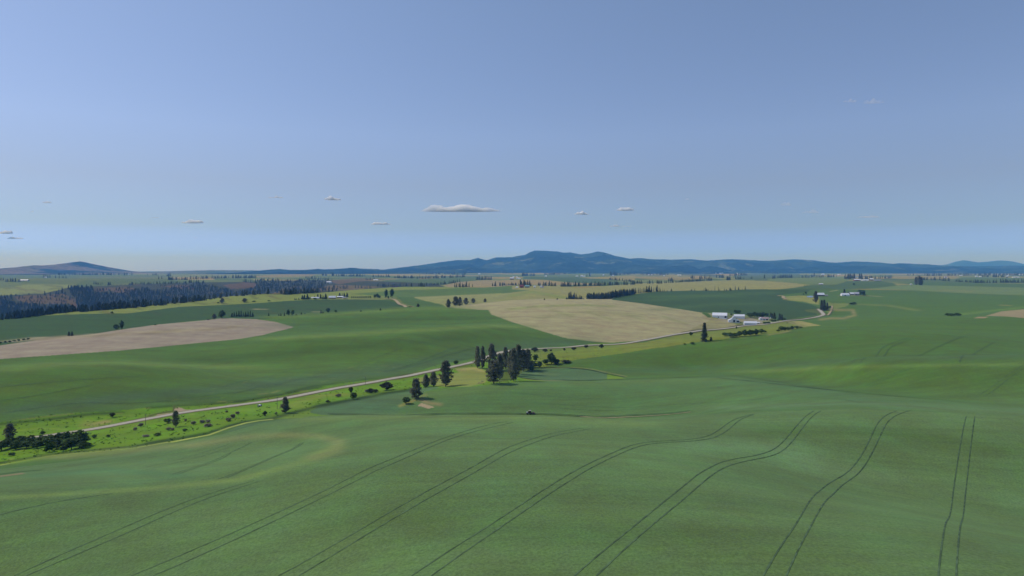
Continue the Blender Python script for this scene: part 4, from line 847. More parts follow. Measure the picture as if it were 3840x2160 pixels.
def line(fr, pts, n, h0, h1, where, asp=.42, spread=4):
    a = np.array(pts, float)
    for k in range(n):
        x = rw.uniform(a[0,0], a[-1,0]); y = np.interp(x, a[:,0], a[:,1])+rw.uniform(-spread, spread)*.5; px, py = P(fr, x, y); p = at(px, py); h = rw.uniform(h0, h1)*(.75 if rw.random() < .4 else 1)*max(1, (p.y/3500)**.8)
        POOL.append((h/p.y*F, p, h, h*asp*rw.uniform(.8, 1.25), where))
def scat(fr, poly, n, h0, h1, where, asp=.66):
    a = np.array(poly, float); k = 0
    while k < n:
        x = rw.uniform(a[:,0].min(), a[:,0].max()); y = rw.uniform(a[:,1].min(), a[:,1].max())
        if not inside(np.array([x]), np.array([y]), poly)[0]: continue
        k += 1; px, py = P(fr, x, y); p = at(px, py); h = rw.uniform(h0, h1); POOL.append((h/p.y*F, p, h, h*asp*rw.uniform(.8, 1.2), where))
CW = 'canyon wall forest'
scat('W1',[(690,340),(860,330),(930,360),(1000,370),(1150,380),(1350,350),(1450,320),(1560,345),(1900,310),(1950,280),(2050,290),(2250,330),(2350,360),(2576,320),(2576,392),(2300,416),(1900,470),(1400,520),(950,556),(780,566),(765,450),(720,380)],1500,10,17,CW)
scat('W1',[(0,500),(100,470),(200,480),(330,490),(480,520),(560,500),(720,500),(765,560),(450,598),(200,628),(0,648)],520,10,17,CW)
scat('W1',[(0,400),(120,415),(150,480),(60,500),(0,480)],60,9,14,CW)
scat('W1',[(150,410),(700,390),(760,470),(500,500),(200,470)],60,8,13,CW); scat('W1',[(930,345),(1340,322),(1380,350),(1000,362)],40,8,13,CW); scat('W1',[(1600,302),(1900,288),(1965,335),(1700,330)],30,8,13,CW)
scat('W1',[(690,330),(720,320),(920,320),(930,350),(700,350)],50,15,22,CW)
line('W1',[(1290,290),(1900,275)],55,10,18,'canyon rim'); line('W1',[(1900,268),(2050,275)],18,14,22,'canyon rim')
for x, yb, yt, wd in [(450,394,345,28),(507,398,360,24),(590,382,328,24),(625,376,308,26),(566,384,345,28),(655,386,352,26),(110,400,380,40),(290,389,372,30),(160,398,378,30)]: pool('W1', x, yb, yt, wd, 'bluff edge')
scat('W2',[(0,240),(200,235),(330,250),(500,240),(700,245),(760,262),(700,300),(740,345),(600,374),(300,390),(200,375),(180,345),(130,388),(0,388)],620,10,17,CW)
scat('W2',[(340,340),(700,310),(1000,310),(1100,332),(900,352),(600,376),(350,390)],60,9,18,'canyon slope')
line('W1',[(0,608+20),(200,622),(450,592),(950,552),(1400,518),(1900,468),(2300,412),(2576,390)],26,5,9,'canyon rim',spread=10)
FT = 'far tree line'
for args in [('W2',[(660,195),(900,205),(1110,205)],70,12,20),('W2',[(500,222),(780,250)],20,14,20),('W2',[(1100,242),(1200,240)],8,14,20),('W2',[(1170,212),(1350,212)],22,14,20),
 ('W2',[(1390,222),(1700,228),(2110,212)],120,13,22),('W2',[(1210,308),(1450,306),(1700,308)],55,12,20),('W2',[(1640,304),(1900,285),(2050,262)],50,12,22),('W2',[(2000,316),(2200,310)],16,14,22),
 ('W2',[(2195,242),(2370,240)],24,16,26),('W2',[(2360,304),(2576,296)],18,14,22),('W2',[(940,318),(1180,328)],12,12,20),('W2',[(1700,180),(2120,185)],50,14,22),
 ('M',[(0,360),(100,360)],6,14,20),('M',[(115,358),(335,360)],24,11,17),('M',[(360,378),(580,376)],18,18,28),('M',[(700,366),(930,372)],22,14,26),('M',[(955,376),(1050,377)],8,12,20),('M',[(1135,384),(1350,383)],22,12,24),
 ('M',[(1380,378),(1900,366),(2576,345)],110,11,22),('M',[(2090,250),(2576,300)],34,12,18),('N',[(0,264),(300,264)],26,10,20),('N',[(330,264),(420,263)],12,14,20),('N',[(430,258),(700,246)],20,10,16),
 ('N',[(520,225),(630,222)],12,14,22),('N',[(700,242),(1000,228),(1210,216)],80,11,20),('N',[(840,184),(1180,190)],12,14,24),('N',[(1270,172),(1390,172)],14,14,26),('N',[(1430,210),(1500,208)],9,20,30),('N',[(1570,196),(1720,192)],12,12,22),
 ('N',[(1800,188),(1850,187)],4,12,20),('N',[(2005,182),(2025,182)],2,22,26),('N',[(2140,186),(2230,182)],9,12,20),('N',[(2280,174),(2460,172)],20,14,26),('N',[(90,124),(530,128)],46,14,20),('N',[(1470,142),(1760,134)],40,13,20),
 ('N',[(480,95),(850,94)],44,14,22),('N',[(1000,96),(1400,106)],40,14,22),('N',[(1770,94),(2250,112)],60,14,20),('M',[(400,180),(640,180)],30,16,24),('M',[(0,128),(240,132)],26,14,20),('M',[(830,156),(1200,152)],44,12,18),
 ('M',[(1200,148),(1500,126)],36,12,18),('M',[(1570,124),(1760,126)],30,14,20),('M',[(2100,168),(2250,168)],22,18,28),('M',[(2250,160),(2576,142)],36,12,20),('M',[(1640,186),(1720,188)],5,16,24),('M',[(2090,168),(2110,168)],2,22,28),
 ('W4',[(40,276),(245,272)],28,14,22),('W4',[(310,272),(690,266)],54,12,20),('W4',[(765,284),(880,280)],18,24,34),('W4',[(908,286),(952,285)],7,26,34),('W4',[(960,286),(1260,278)],34,14,22),('W4',[(455,260),(468,262)],2,26,30),
 ('R',[(230,292),(740,298)],30,14,24),('R',[(765,308),(880,316),(960,322)],12,14,26),('R',[(1050,328),(1440,348)],26,10,17),('R',[(1440,354),(2000,356)],36,12,20),('R',[(2060,350),(2576,350)],44,12,24),
 ('R',[(1640,224),(1800,226)],16,10,15),('R',[(1890,230),(2140,232)],22,14,20),('R',[(0,194),(250,194)],10,12,16),('R',[(360,200),(780,202)],26,14,22),('R',[(900,198),(2576,190)],110,12,22),
 ('W1',[(60,258),(210,260)],12,14,24),('W1',[(0,245),(40,245)],4,12,20),('W1',[(430,218),(580,220)],14,14,24),('W1',[(595,222),(665,224)],7,14,20),('W1',[(570,192),(1230,190)],90,12,20),('W1',[(1245,194),(1340,190)],9,14,24),
 ('W1',[(1480,194),(1600,194)],10,12,20),('W1',[(1665,204),(1720,206)],8,16,24),('W1',[(1680,240),(1890,240)],34,14,22),('W1',[(1900,232),(2300,222)],60,12,20),('W1',[(2330,224),(2576,222)],40,16,24),('W1',[(945,284),(1030,286)],10,12,18),
 ('W1',[(1080,294),(1130,294)],5,14,20),('W1',[(1590,232),(1640,232)],3,16,22),('W1',[(2440,262),(2576,270)],8,16,26)]:
    line(*args, FT)
POOL.sort(key=lambda q: -q[0])
PH = {'long woodlot': ('dark conifer in the long dense woodlot above the tan field','conifers of the long woodlot'), 'crest row': ('slim conifer in the broken row on the dark hill crest','conifers in the row on the dark hill crest'),
 CW: ('dark conifer in the canyon wall forest at left','conifers of the canyon wall forest'), 'canyon rim': ('dark conifer along the canyon rim at left','conifers along the canyon rim'), 'bluff edge': ('lone conifer at the bluff edge above the brown bank','conifers at the bluff edge'),
 'canyon slope': ('small conifer on the brown slope right of the canyon','conifers on the brown slope'), FT: ('distant dark conifer in a tree line on the plain','conifers of the far tree lines')}
ni = max(0, 292-NT['conifer'])
for k, (_, p, h, wd, where) in enumerate(POOL[:ni]):
    o = link('conifer', FARC[k % 6], loc=p-Vector((0,0,.02*h)), rz=random.uniform(0, 6.28), label=PH[where][0], cat='conifer', group=PH[where][1]); _w = max(wd, .36*h); o.scale = (_w, _w, h)
def mass(name, items, protos, mat, label, tilt=0):
    vs, fs, nb = [], [], 0
    for k, (p, h, wd) in enumerate(items):
        v, f = protos[k % len(protos)]; a = random.uniform(0, 6.28); c, s = math.cos(a), math.sin(a)
        q = np.stack([(v[:,0]*c-v[:,1]*s)*wd+p[0], (v[:,0]*s+v[:,1]*c)*wd+p[1], v[:,2]*h+p[2]-.02*h], -1); vs.append(q); fs.append(f+nb); nb += len(v)
    return link(name, mk_mesh(name, np.concatenate(vs), np.concatenate(fs), mat), kind='stuff', label=label)
def tri_proto(seed):
    v, f = far_conifer(seed, 5, 4); f = [q for q in f if len(q) == 3]; return np.array(v), np.array(f)
mass('forest', [(q[1], q[2], q[3]) for q in POOL[ni:]], [tri_proto(s) for s in range(60, 66)], M_FARC, 'far conifer woods on the canyon wall and plain')
# tall grass and weeds in the valley strip
M_TUFT = simple('tall_grass', (.13,.235,.035), .45, .12, .9)
def tuft(seed):
    v, f = quads(np.array([(0, 0, .35)]), 7, .38, np.random.default_rng(seed), 1.0); return v, f
items = []; sp = np.array(STRIP); x0, y0, x1, y1 = max(0, sp[:,0].min()), sp[:,1].min(), 3100, sp[:,1].max()
xs = rw.uniform(x0, x1, 60000); ys = rw.uniform(y0, y1, 60000); ok = inside(xs, ys, STRIP); MD = PL('C',[(1900,480),(2250,430),(2576,390)])+PL('G',[(0,600),(330,590),(500,660),(520,760),(480,830),(250,885),(0,888)])+PL('C',[(2300,600),(2000,560)])
ok &= ~inside(xs, ys, MD)
LOBE = PL('C',[(330,970),(480,900),(960,810),(1500,710),(1840,655),(2150,610),(2576,590),(2576,1060),(300,1070)]); ok &= ~inside(xs, ys, LOBE); ok &= ~inside(xs, ys, PL('G',[(980,900),(1000,650),(1330,595),(2400,650),(2600,900)]))
road_np = np.array(road)
for x, y in list(zip(xs[ok], ys[ok]))[:2400]:
    if abs(y-np.interp(x, road_np[:,0], road_np[:,1])) < 9: continue
    if vnoise(np.array([x/22.]), np.array([y/9.]), 6)[0] < .45: continue
    p = at(x, y); s = random.uniform(.35, .95); items.append((p, s*random.uniform(.5, .9), s))
mass('tall_grass', items, [tuft(s) for s in range(6)], M_TUFT, 'rough green grass and weeds beside the road')
# ---------------------------------------------------------------- buildings
M_WHITE = simple('white_metal_siding', (.80,.82,.85), .06, .4, .5, .3, stretch=(6,6,.2)); M_WROOF = simple('pale_metal_roof', (.72,.74,.80), .07, .3, .45, .35, stretch=(6,1,1))
M_GROOF = simple('grey_metal_roof', (.42,.43,.50), .1, .4, .5, .3); M_DARK = simple('dark_opening', (.012,.012,.014), .2); M_PINKR = simple('pinkish_shingle_roof', (.36,.27,.27), .12, 1.5)
M_BROWNW = simple('brown_wood_wall', (.10,.06,.045), .3, 1); M_REDW = simple('red_barn_wall', (.25,.07,.06), .2, .6); M_OLDW = simple('weathered_grey_wood', (.27,.26,.25), .3, .8)
M_TEAL = simple('teal_roof', (.25,.40,.38), .1, 1); M_TRIM = simple('grey_trim', (.35,.35,.36), .1, 1); M_GLASS = simple('window_glass', (.04,.05,.06), .1, 1, .15, .6)
def boxm(x0, x1, y0, y1, z0, z1):
    v = [(x,y,z) for z in (z0,z1) for y in (y0,y1) for x in (x0,x1)]; return v, [(0,2,3,1),(4,5,7,6),(0,1,5,4),(2,6,7,3),(0,4,6,2),(1,3,7,5)]
def join(*parts):
    vs, fs = [], []
    for v, f in parts: n = len(vs); vs += [tuple(q) for q in v]; fs += [tuple(i+n for i in q) for q in f]
    return vs, fs
def prism(prof, y0, y1):
    """closed profile in x-z pulled along y"""
    n = len(prof); v = [(x, y0, z) for x, z in prof]+[(x, y1, z) for x, z in prof]
    return v, [tuple(range(n))[::-1], tuple(range(n, 2*n))]+[(i, (i+1) % n, n+(i+1) % n, n+i) for i in range(n)]
def rprism(prof, x0, x1):
    v, f = prism(prof, x0, x1); return [(y, x, z) for x, y, z in v], [q[::-1] for q in f]
def part(nm, vf, mat, par, bevel=0, smooth=False):
    return link(nm, mk_mesh(nm, vf[0], vf[1], mat, smooth), par)
def roof_slabs(L, W, eave, ridge, over=.4, th=.18):
    a = (ridge-eave)/(W/2); e = eave-over*a
    return rprism([(-W/2-over, e+.02), (0, ridge+.02), (W/2+over, e+.02), (W/2+over, e+th), (0, ridge+th+.05), (-W/2-over, e+th)], -L/2-over, L/2+over)
def barn(name, label, cat, p, L, W, eave, ridge, rot, wall, roof, group=None, doors=(), windows=(), base=2.0, chimney=False):
    """L along local x; doors/windows: (face, centre, width, height[, sill]) faces f b l r"""
    e = link(name, None, loc=p, rz=math.radians(rot), label=label, cat=cat, group=group)
    wv = rprism([(-W/2, -base), (W/2, -base), (W/2, eave), (0, ridge), (-W/2, eave)], -L/2, L/2); part('wall', wv, wall, e)
    rf = part('roof', roof_slabs(L, W, eave, ridge), roof, e)
    if chimney: part('chimney', boxm(L*.1, L*.1+.8, -.4, .4, ridge-.8, ridge+1.1), M_TRIM, rf)
    for nm, lst, m in (('door', doors, M_DARK), ('window', windows, M_GLASS)):
        for d in lst:
            fc_, c, w_, h_ = d[:4]; z0 = d[4] if len(d) > 4 else 0; g = .06
            if fc_ == 'f': b_ = boxm(c-w_/2, c+w_/2, -W/2-g, -W/2+g, z0, z0+h_)
            elif fc_ == 'b': b_ = boxm(c-w_/2, c+w_/2, W/2-g, W/2+g, z0, z0+h_)
            elif fc_ == 'l': b_ = boxm(-L/2-g, -L/2+g, c-w_/2, c+w_/2, z0, z0+h_)
            else: b_ = boxm(L/2-g, L/2+g, c-w_/2, c+w_/2, z0, z0+h_)
            part(nm, b_, m, e)
    return e
def base_at(fr, x, y, back=0):
    p = atp(fr, x, y); d = Vector((p.x, p.y, 0)).normalized(); q = p+d*back; q.z = zat(q.x, q.y); return q
GF = 'white buildings of the valley farm'
# big open-ended shed
barn('machine_shed','long white machine shed with open dark end, leftmost farm building','shed', base_at('FM', 640, 222, 8), 27, 15, 4.6, 9.3, -22, M_WHITE, M_WROOF, GF,
     doors=[('r', -2.5, 4.2, 3.9), ('r', 3, 3.4, 3.9), ('f', 11.2, 3.6, 3.6), ('f', -2, 1.3, 2.3)])
# centre barn: steep nave with two leans and a covered bay
def cross_barn():
    p = base_at('FM', 975, 318, 7); e = link('barn', None, loc=p, rz=math.radians(-14), label='tall white barn with steep grey roof and sloping side wings', cat='barn', group=GF)
    L = 16
    prof = [(-10, -2), (10, -2), (10, 3.2), (4.2, 6.0), (0, 11.6), (-4.2, 6.0), (-10, 3.4)]
    part('wall', prism(prof, -L/2, L/2), M_WHITE, e)
    def slab(a, b, th=.2, o=.5):
        (x0, z0), (x1, z1) = a, b; return prism([(x0, z0+.03), (x1, z1+.03), (x1, z1+th), (x0, z0+th)] if x0 < x1 else [(x0, z0+.03), (x0, z0+th), (x1, z1+th), (x1, z1+.03)], -L/2-o, L/2+o)
    part('roof', join(slab((0, 11.6), (4.3, 5.9)), slab((-4.3, 5.9), (0, 11.6))), M_GROOF, e)
    for q in (slab((4.2, 6.0), (10.5, 2.95)), slab((-10.5, 3.15), (-4.2, 6.0))): part('wing_roof', q, M_WROOF, e)
    part('door', boxm(-1.4, 1.8, -L/2-.07, -L/2+.05, 0, 4.4), M_DARK, e); part('bay', boxm(9.95, 10.08, -L/2+.8, L/2-.8, .1, 2.8), M_DARK, e)
    part('bay', boxm(4.6, 9.4, -L/2-.07, -L/2+.05, .2, 2.9), M_DARK, e)
cross_barn()
barn('shed','white shed behind the tall steep-roofed barn','shed', base_at('FM', 1110, 222, 6), 19.5, 10, 4.2, 7.4, -12, M_WHITE, M_WROOF, GF, doors=[('r', 0, 3.6, 3.2)], windows=[('r', -3.2, .9, .9, 1.4)])
barn('long_shed','low long white shed nearest the road','shed', base_at('FM', 1375, 378, 4), 22, 7.5, 3.6, 6.4, -9, M_WHITE, M_WROOF, GF, doors=[('r', 0, 2.2, 2.6)])
barn('small_shed','tiny white-roofed shed at the end of the low long shed','shed', base_at('FM', 1565, 352, 1.5), 5.2, 3.4, 1.9, 2.8, -10, M_TRIM, M_WHITE, GF, doors=[('f', .5, 1, 1.6)])
barn('farmhouse','farmhouse with pinkish roof among dark trees','house', base_at('FM', 1700, 262, 5), 18, 9, 2.9, 5.6, -12, M_WHITE, M_PINKR, GF, doors=[('f', 1, 1.2, 2.1), ('f', 5.5, 4, 2.2)], windows=[('f', -5, 2.2, 1.2, .9), ('f', -1.6, 1.5, 1.2, .9), ('r', 0, 1.4, 1.2, .9)], chimney=True)
barn('house_wing','pale gabled wing at the left end of the farmhouse','house', base_at('FM', 1635, 262, 2.5), 7.5, 6.5, 2.9, 5.0, 78, M_WHITE, M_WROOF, GF, windows=[('l', 0, 1.6, 1.1, .9)])
def dish():
    p = base_at('FM', 1862, 250, 0); e = link('water_tank', None, loc=p, label='round white tank on a post beside the farmhouse', cat='tank')
    bm = bmesh.new(); bmesh.ops.create_uvsphere(bm, u_segments=16, v_segments=10, radius=1.45); v = [(q.co.x, q.co.y, q.co.z*.75+2.9) for q in bm.verts]; bm.verts.index_update(); f = [[q.index for q in c.verts] for c in bm.faces]; bm.free()
    part('tank', (v, f), M_WHITE, e, smooth=True); part('stand', tubes([((x, y, -.5), (x*.8, y*.8, 2.4), .08, .08) for x in (-.9, .9) for y in (-.9, .9)]), M_TRIM, e)
dish()
# trimmed hedge block in front of the house
def hedge():
    r = np.random.default_rng(8); c = np.stack([r.uniform(-6.6, 6.6, 260), r.uniform(-1.6, 1.6, 260), r.uniform(.2, 3.4, 260)], -1); v, f = quads(c, 9, .34, r, 1)
    link('hedge', mk_mesh('hedge', v, f, M_LEAF), loc=base_at('FM', 1775, 352, 1), rz=math.radians(14), label='dark clipped hedge between farmhouse and road', cat='hedge')
hedge()
# farms beyond the road bend
GB = 'barns beyond the road bend'
barn('barn','grey-white roofed barn beside the leaning pine','barn', base_at('FN', 485, 580, 6), 22, 12, 3.4, 9.0, -3, M_BROWNW, M_WROOF, GB, doors=[('f', -5, 5, 2.4), ('f', 4, 3, 2.4)])
barn('shed','little grey shed right of the lone barn','shed', base_at('FN', 640, 582, 2), 6, 4.5, 2.2, 3.8, -8, M_OLDW, M_GROOF, GB, doors=[('f', 0, 2, 1.6)])
barn('barn','white-roofed barn, left one of the hilltop pair','barn', base_at('FN', 1085, 580, 5), 22.5, 11, 3.6, 8.4, -3, M_WHITE, M_WROOF, GB, doors=[('f', -1.5, 3.4, 2.6)])
barn('barn','white-roofed barn, middle one of the hilltop group','barn', base_at('FN', 1255, 552, 5), 13.5, 10, 2.6, 7.2, -3, M_BROWNW, M_WROOF, GB, doors=[('f', 0, 3, 2)])
barn('barn','old weathered grey barn beside the leafy trees','barn', base_at('FN', 1368, 566, 5), 13, 9, 4.8, 9.6, -18, M_OLDW, M_GROOF, GB, doors=[('f', -2, 3, 2.8)], windows=[('f', 3, 1.2, 1.2, 2.4)])
FB = 'far farm buildings'
def small(fr, x, y, wpx, hpx, wall, roof, label, name='farm_building', cat='building', rot=-5, deep=.5):
    p = atp(fr, x, y); s = FR[fr][2]; L = wpx/s/F*p.y; H = max(2.6, hpx/s/F*p.y)
    p = base_at(fr, x, y, L*deep*.4); return barn(name, label, cat, p, L, L*deep, H*.55, H, rot, wall, roof, FB, doors=[('f', 0, L*.16, H*.35)])
small('FN',1366,215,130,45,M_REDW,M_WROOF,'red barn with pale roof, leftmost of the far hilltop farm','barn','barn')
small('FN',1450,212,55,42,M_WHITE,M_WROOF,'small white building right of the red barn')
small('FN',1578,215,152,34,M_WHITE,M_WROOF,'low long white shed on the far hilltop farm','shed','shed',deep=.3)
small('FN',1722,205,90,52,M_BROWNW,M_WHITE,'tall white-roofed barn on the far hilltop farm','barn','barn')
small('FN',1875,220,170,32,M_OLDW,M_GROOF,'long grey shed, rightmost of the far hilltop farm','shed','shed',deep=.25)
small('FN',1365,130,64,32,M_WHITE,M_TEAL,'small house with teal roof among far trees','house','house')
small('FN',2145,146,60,28,M_WHITE,M_WHITE,'small white house right of the far hilltop farm','house','house')
small('FN',505,308,95,32,M_OLDW,M_WROOF,'pale low farm building left of the scrubby tree row')
small('FN',558,72,62,32,M_WHITE,M_WHITE,'bright white barn before the mountain foot, right plain')
small('FN',945,72,60,22,M_WHITE,M_WHITE,'low white building before the mountain foot, right of another')
small('R',97,397,42,22,M_WHITE,M_WHITE,'tiny white shed left of the tall tree trio')
small('R',1527,226,44,26,M_WHITE,M_WHITE,'small white house on the far right plain, left of two','house','house')
small('R',1615,230,46,22,M_WHITE,M_WHITE,'small white house on the far right plain, right of two','house','house')
small('R',2195,242,40,44,M_OLDW,M_WHITE,'tall pale farm building near the right edge of the plain')
small('R',2225,212,30,30,M_WHITE,M_WHITE,'small white tower-like building at right edge of the plain')
small('R',2392,244,140,22,M_WHITE,M_WROOF,'long low white shed near the right edge','shed','shed',deep=.3)
small('R',2490,190,80,24,M_WHITE,M_WROOF,'small pale house farthest right on the plain','house','house')
small('R',852,244,60,30,M_WHITE,M_PINKR,'house with orange-pink roof right of the tall trio','house','house')
small('R',1190,202,50,18,M_WHITE,M_WROOF,'low pale building at the forest foot, far right')
GH = 'buildings of the hilltop farmstead'
b = small('F',942,304,155,24,M_WHITE,M_WROOF,'long white mobile home among firs on the left hilltop','mobile_home','house',rot=2,deep=.3)
b = barn('barn','dark barn with white roof on the left hilltop','barn', base_at('F', 1268, 308, 4), 18, 9, 2.4, 6.6, 8, M_BROWNW, M_WROOF, FB, doors=[('f', -4, 3, 2)])
small('F',1422,296,115,34,M_BROWNW,M_WHITE,'dark open shed with thin white roof on the left hilltop','shed','shed',rot=2,deep=.45)
small('F',1510,302,60,24,M_BROWNW,M_GROOF,'low grey-roofed shed at the right of the hilltop farmstead','shed','shed')
for x, lab in ((1465,'white pickup parked left of two at the hilltop farmstead'),(1560,'white van parked right of two at the hilltop farmstead')):
    p = base_at('F', x, 304, 0); e = link('parked_vehicle', None, loc=p, rz=.15, label=lab, cat='vehicle', group='vehicles at the hilltop farmstead')
    part('body', join(boxm(-2.6, 2.6, -.95, .95, .45, 1.2), rprism([(-.9, 1.2), (.9, 1.2), (.8, 2.0), (-.8, 2.0)], -1.2, 1.6)), M_WHITE, e)
    for sx in (-1.7, 1.7):
        for sy in (-.9, .9): part('wheel', tubes([((sx, sy-.12, .38), (sx, sy+.12, .38), .38, .38)], 10), M_DARK, e)
small('M',205,248,76,40,M_REDW,M_WROOF,'red barn with pale roof on the centre plain','barn','barn')
for k, (x, y, w_, h_, lab) in enumerate([(235,205,30,20,'small white farm building behind the red barn'),(318,236,54,24,'white farm building right of the red barn'),(350,240,34,20,'tiny white shed right of the red barn'),(298,204,30,18,'pale building behind the white farm buildings, centre plain'),
  (860,194,38,22,'lone white barn on the green plain below the mountain'),(1552,196,44,32,'bright white barn on the plain below the mountain'),(1598,196,44,20,'low white building right of the bright white barn'),(1460,192,50,16,'low pale shed left of the bright white barn'),
  (1972,170,26,22,'small white house below the saddle of the mountain'),(2158,180,34,22,'small pinkish-white house beside dark trees, centre plain')]):
    small('M',x,y,w_,h_,M_WHITE,M_WHITE,lab,'farm_building','building')
small('M',392,408,80,56,M_REDW,M_REDW,'house with red roof under dark trees behind the tan fields','house','house')
small('M',500,404,90,46,M_OLDW,M_TEAL,'grey-green roofed house right of the red-roofed house','house','house'); small('M',303,410,44,24,M_WHITE,M_WHITE,'small white shed left of the red-roofed house','shed','shed')
small('M',642,403,38,32,M_WHITE,M_WHITE,'white shed, left of the three right of the red-roofed house','shed','shed'); small('M',762,403,36,34,M_WHITE,M_WHITE,'white shed, middle of the three right of the red-roofed house','shed','shed'); small('M',802,404,42,32,M_WHITE,M_PINKR,'white house with pinkish roof, right of the three','house','house')
for x, y, w_, h_, lab in [(218,134,22,14,'tiny white house left of two, far plain below the mountain'),(263,132,20,14,'tiny white house right of two, far plain below the mountain'),(458,150,16,20,'white silo-like building on the far plain'),(695,138,56,14,'low white sheds on the far green plain'),
  (1268,110,14,14,'tiny white building at the forest foot, leftmost of three'),(1332,110,30,12,'tiny white building at the forest foot, middle of three'),(1366,110,20,12,'tiny white building at the forest foot, rightmost of three'),(1595,110,20,12,'tiny white house inside the far woodlot'),(1722,80,16,14,'tiny white house on the mountain foot')]:
    small('N',x,y,w_,h_,M_WHITE,M_WHITE,lab,'farm_building','building')
small('W1',248,252,84,14,M_OLDW,M_WROOF,'long low barn with pale roof on the far left plain','barn','barn',deep=.25)
small('W1',458,220,22,10,M_WHITE,M_WHITE,'tiny white house beside trees on the far left plain'); small('W1',1292,194,8,16,M_WHITE,M_WHITE,'tiny white tower far left below the horizon')
small('W2',1205,246,44,12,M_WHITE,M_WHITE,'low white building at the end of a narrow tan field'); small('W2',735,275,46,22,M_WHITE,M_WROOF,'white house on the canyon edge','house','house'); small('W2',2246,186,22,12,M_WHITE,M_WHITE,'tiny white building below the mountain, centre left')
small('W2',1400,314,66,12,M_BROWNW,M_BROWNW,'long dark shed on the pale ridge','shed','shed',deep=.25)
# pond beyond the road
pd = [atp('W4', *q) for q in [(386,462),(402,456),(432,454),(462,460),(458,468),(430,472),(398,471)]]
zc_ = sum(p.z for p in pd)/len(pd)+.1
mp, tp, bp = mat_new('pond_water'); bp.inputs['Base Color'].default_value = (.05,.08,.12,1); bp.inputs['Roughness'].default_value = .08; bp.inputs['Specular IOR Level'].default_value = .7
cx_ = sum((p.xy for p in pd), Vector((0, 0)))/len(pd)
pv = [(cx_.x, cx_.y, zat(cx_.x, cx_.y)+.5)]+[(p.x, p.y, p.z+.5) for p in pd]
link('pond', mk_mesh('pond', pv, [(0, i+1, (i+1) % len(pd)+1) for i in range(len(pd))], mp, True), kind='structure', label='small pale blue pond beyond the road bend')
# ---------------------------------------------------------------- utility poles
M_POLE = simple('grey_wood_pole', (.16,.14,.12), .2, 3)
for k, (fr, x, yb, yt, lab) in enumerate([('A',2198,622,470,'utility pole on the road verge, leftmost'),('B',1930,622,452,'utility pole below the road beside the small pine'),('C',1168,576,492,'utility pole above the green strip at mid-road'),('C',2325,345,228,'utility pole beside the tall meadow pine'),('Q',2260,215,168,'utility pole by the field beyond the road bend')]):
    p = atp(fr, x, yb); h = max(7.5, (yb-yt)/FR[fr][2]/F*p.y*1.15)
    e = link('utility_pole', None, loc=p, rz=.5, label=lab, cat='utility pole', group='utility poles along the road')
    part('pole', tubes([((0,0,-.5), (0,0,h), .16, .10)], 8), M_POLE, e)
    part('crossarm', boxm(-1.2, 1.2, -.06, .06, h-.9, h-.75), M_POLE, e)
    for sx in (-1.05, -.4, .4, 1.05): part('insulator', tubes([((sx, 0, h-.75), (sx, 0, h-.5), .05, .04)], 6), M_WHITE, e)
# culvert end below the road
p = atp('B', 1665, 580); e = link('culvert', None, loc=p, rz=.4, label='white culvert end poking out below the road', cat='culvert')
part('pipe', tubes([((-.2,-1.6,.5), (.2,1.2,.75), .75, .75)], 12), simple('white_concrete', (.75,.75,.75), .1, 2), e); part('opening', tubes([((-.21,-1.66,.5), (-.2,-1.61,.5), .6, .6)], 12), M_DARK, e)
part('headwall', boxm(-1.5, 1.7, 1.0, 1.4, -.4, 1.3), simple('grey_concrete', (.3,.3,.3), .15, 2), e)
# fallen branches at the foot of the grove
r = random.Random(3)
for k, (x, y, n, lab) in enumerate([(405,838,16,'pale heap of fallen branches left of the grove, nearest the crop'),(450,812,12,'brown heap of fallen branches at the foot of the big grove pine')]):
    segs = []
    for _ in range(n):
        a = r.uniform(0, 3.14); q = Vector((r.uniform(-1.6, 1.6), r.uniform(-1, 1), r.uniform(.1, .8))); d = Vector((math.cos(a), math.sin(a), r.uniform(-.1, .7)))*r.uniform(.8, 1.8); segs.append((q-d*.5, q+d*.5, .1, .04))
    link('brush_pile', mk_mesh('brush_pile', *tubes(segs, 5), simple('dead_wood', (.22,.18,.16), .3, 3)), loc=atp('G', x, y), label=lab, cat='brush pile', group='heaps of fallen branches')
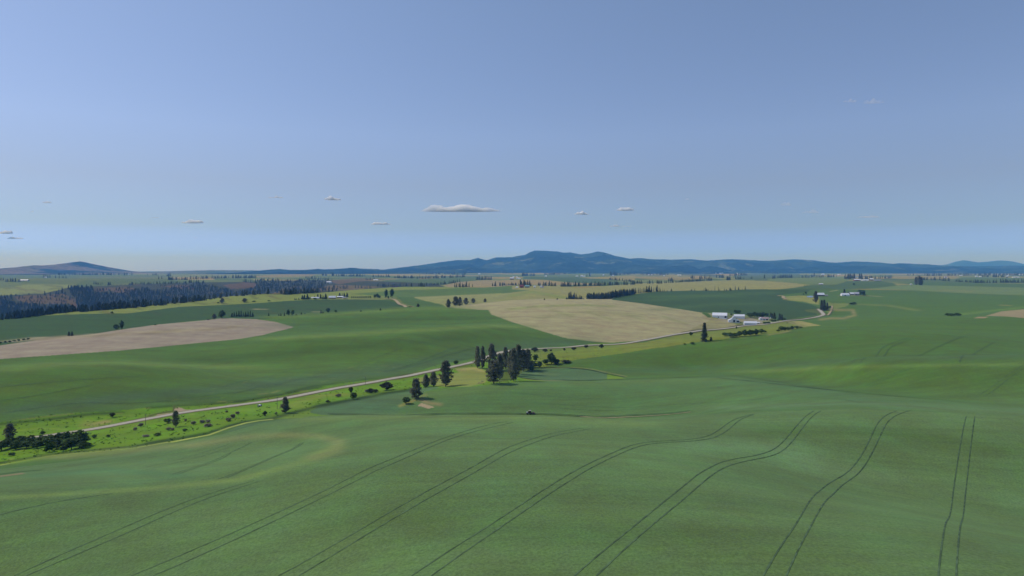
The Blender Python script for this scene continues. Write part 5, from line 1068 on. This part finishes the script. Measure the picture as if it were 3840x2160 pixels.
# ---------------------------------------------------------------- tractor with its implement
def tractor():
    red = simple('dark_red_paint', (.12,.03,.03), .2, 3, .5, .4); blk = simple('tyre_rubber', (.02,.02,.02), .2, 4); wht = simple('white_hood_paint', (.75,.75,.75), .05, 3, .4, .4); gr = simple('implement_steel', (.13,.10,.10), .2, 3, .6)
    p = atY('V2', 1418, 497); pp = atp('V2', 1418, 631); p = pp if pp.y > 400 else p
    e = link('tractor', None, loc=p, rz=math.radians(3), label='small dark red tractor with white nose mowing between crops', cat='tractor')
    e.scale = (1.12, 1.12, 1.12)
    part('hood', join(rprism([(-.42, .75), (.42, .75), (.42, 1.45), (.28, 1.6), (-.28, 1.6), (-.42, 1.45)], -1.7, -.95)), wht, e)
    part('chassis', join(boxm(-1.75, 1.0, -.42, .42, .5, 1.0), boxm(-.9, -.2, -.45, .45, 1.0, 1.62), boxm(-2.0, -1.75, -.45, .45, .45, .8)), red, e)
    cb = part('cab', join(boxm(-.25, 1.05, -.72, .72, .95, 1.35), *[boxm(x, x+.08, y, y+.08, 1.35, 2.3) for x in (-.25, .97) for y in (-.72, .64)]), red, e)
    part('window', join(boxm(-.24, .98, -.70, -.67, 1.36, 2.28), boxm(-.24, .98, .67, .70, 1.36, 2.28), boxm(-.2, -.17, -.64, .64, 1.36, 2.28), boxm(1.0, 1.03, -.64, .64, 1.36, 2.28)), M_GLASS, cb)
    part('cab_roof', boxm(-.4, 1.2, -.85, .85, 2.3, 2.46), simple('cab_roof_paint', (.40,.36,.36), .1, 3), e); part('exhaust', tubes([((-.7, .3, 1.5), (-.7, .3, 2.3), .05, .05)], 8), gr, e)
    for x, R_, w_ in ((-1.35, .48, .28), (.62, .80, .42)):
        for sy in (-1, 1):
            y = .82*sy; wh = part('wheel', tubes([((x, y-w_/2, R_), (x, y+w_/2, R_), R_, R_)], 18), blk, e)
            part('rim', tubes([((x, y+sy*w_/2, R_), (x, y+sy*(w_/2+.04), R_), R_*.5, R_*.45)], 12), gr, wh)
    for sy in (-1, 1): part('fender', boxm(.0, 1.2, sy*.62-.02 if sy > 0 else -1.05, 1.05 if sy > 0 else -.60, 1.62, 1.68), red, e)
    im = link('mower', None, loc=p+Vector((2.9, .15, 0)), rz=math.radians(3), label='dark towed mower behind the tractor', cat='mower')
    part('deck', join(boxm(-1.3, 1.1, -1.4, 1.4, .45, .95), rprism([(-1.2, .95), (1.2, .95), (.7, 1.55), (-.7, 1.55)], -.6, .6)), gr, im); part('drawbar', tubes([((-2.0, 0, .6), (-1.2, 0, .6), .07, .07)], 6), gr, im)
    for sy in (-1.1, 1.1): part('wheel', tubes([((.7, sy-.12, .4), (.7, sy+.12, .4), .4, .4)], 14), blk, im)
    part('cover', boxm(-.5, .3, -1.2, 1.2, 1.0, 1.25), red, im)
tractor()
# ---------------------------------------------------------------- the air
def haze():
    m = bpy.data.materials.new('haze'); m.use_nodes = True; t = m.node_tree; t.nodes.clear(); o = t.nodes.new('ShaderNodeOutputMaterial')
    p = t.nodes.new('ShaderNodeVolumePrincipled'); p.inputs['Color'].default_value = (*HAZE_COL, 1); p.inputs['Density'].default_value = HAZE_DENSITY
    p.inputs['Absorption Color'].default_value = (1, 1, 1, 1)
    p.inputs['Anisotropy'].default_value = 0.0
    t.links.new(p.outputs[0], o.inputs['Volume'])
    x0, x1, y0, y1, z0, z1 = -44000, 44000, -43500, 29900, -330, 640
    v = [(x,y,z) for z in (z0,z1) for y in (y0,y1) for x in (x0,x1)]
    f = [(0,2,3,1),(4,5,7,6),(0,1,5,4),(2,6,7,3),(0,4,6,2),(1,3,7,5)]
    link('haze', mk_mesh('haze', v, f, m), kind='stuff', label='thin blue haze over the far farmland and mountains')
haze()
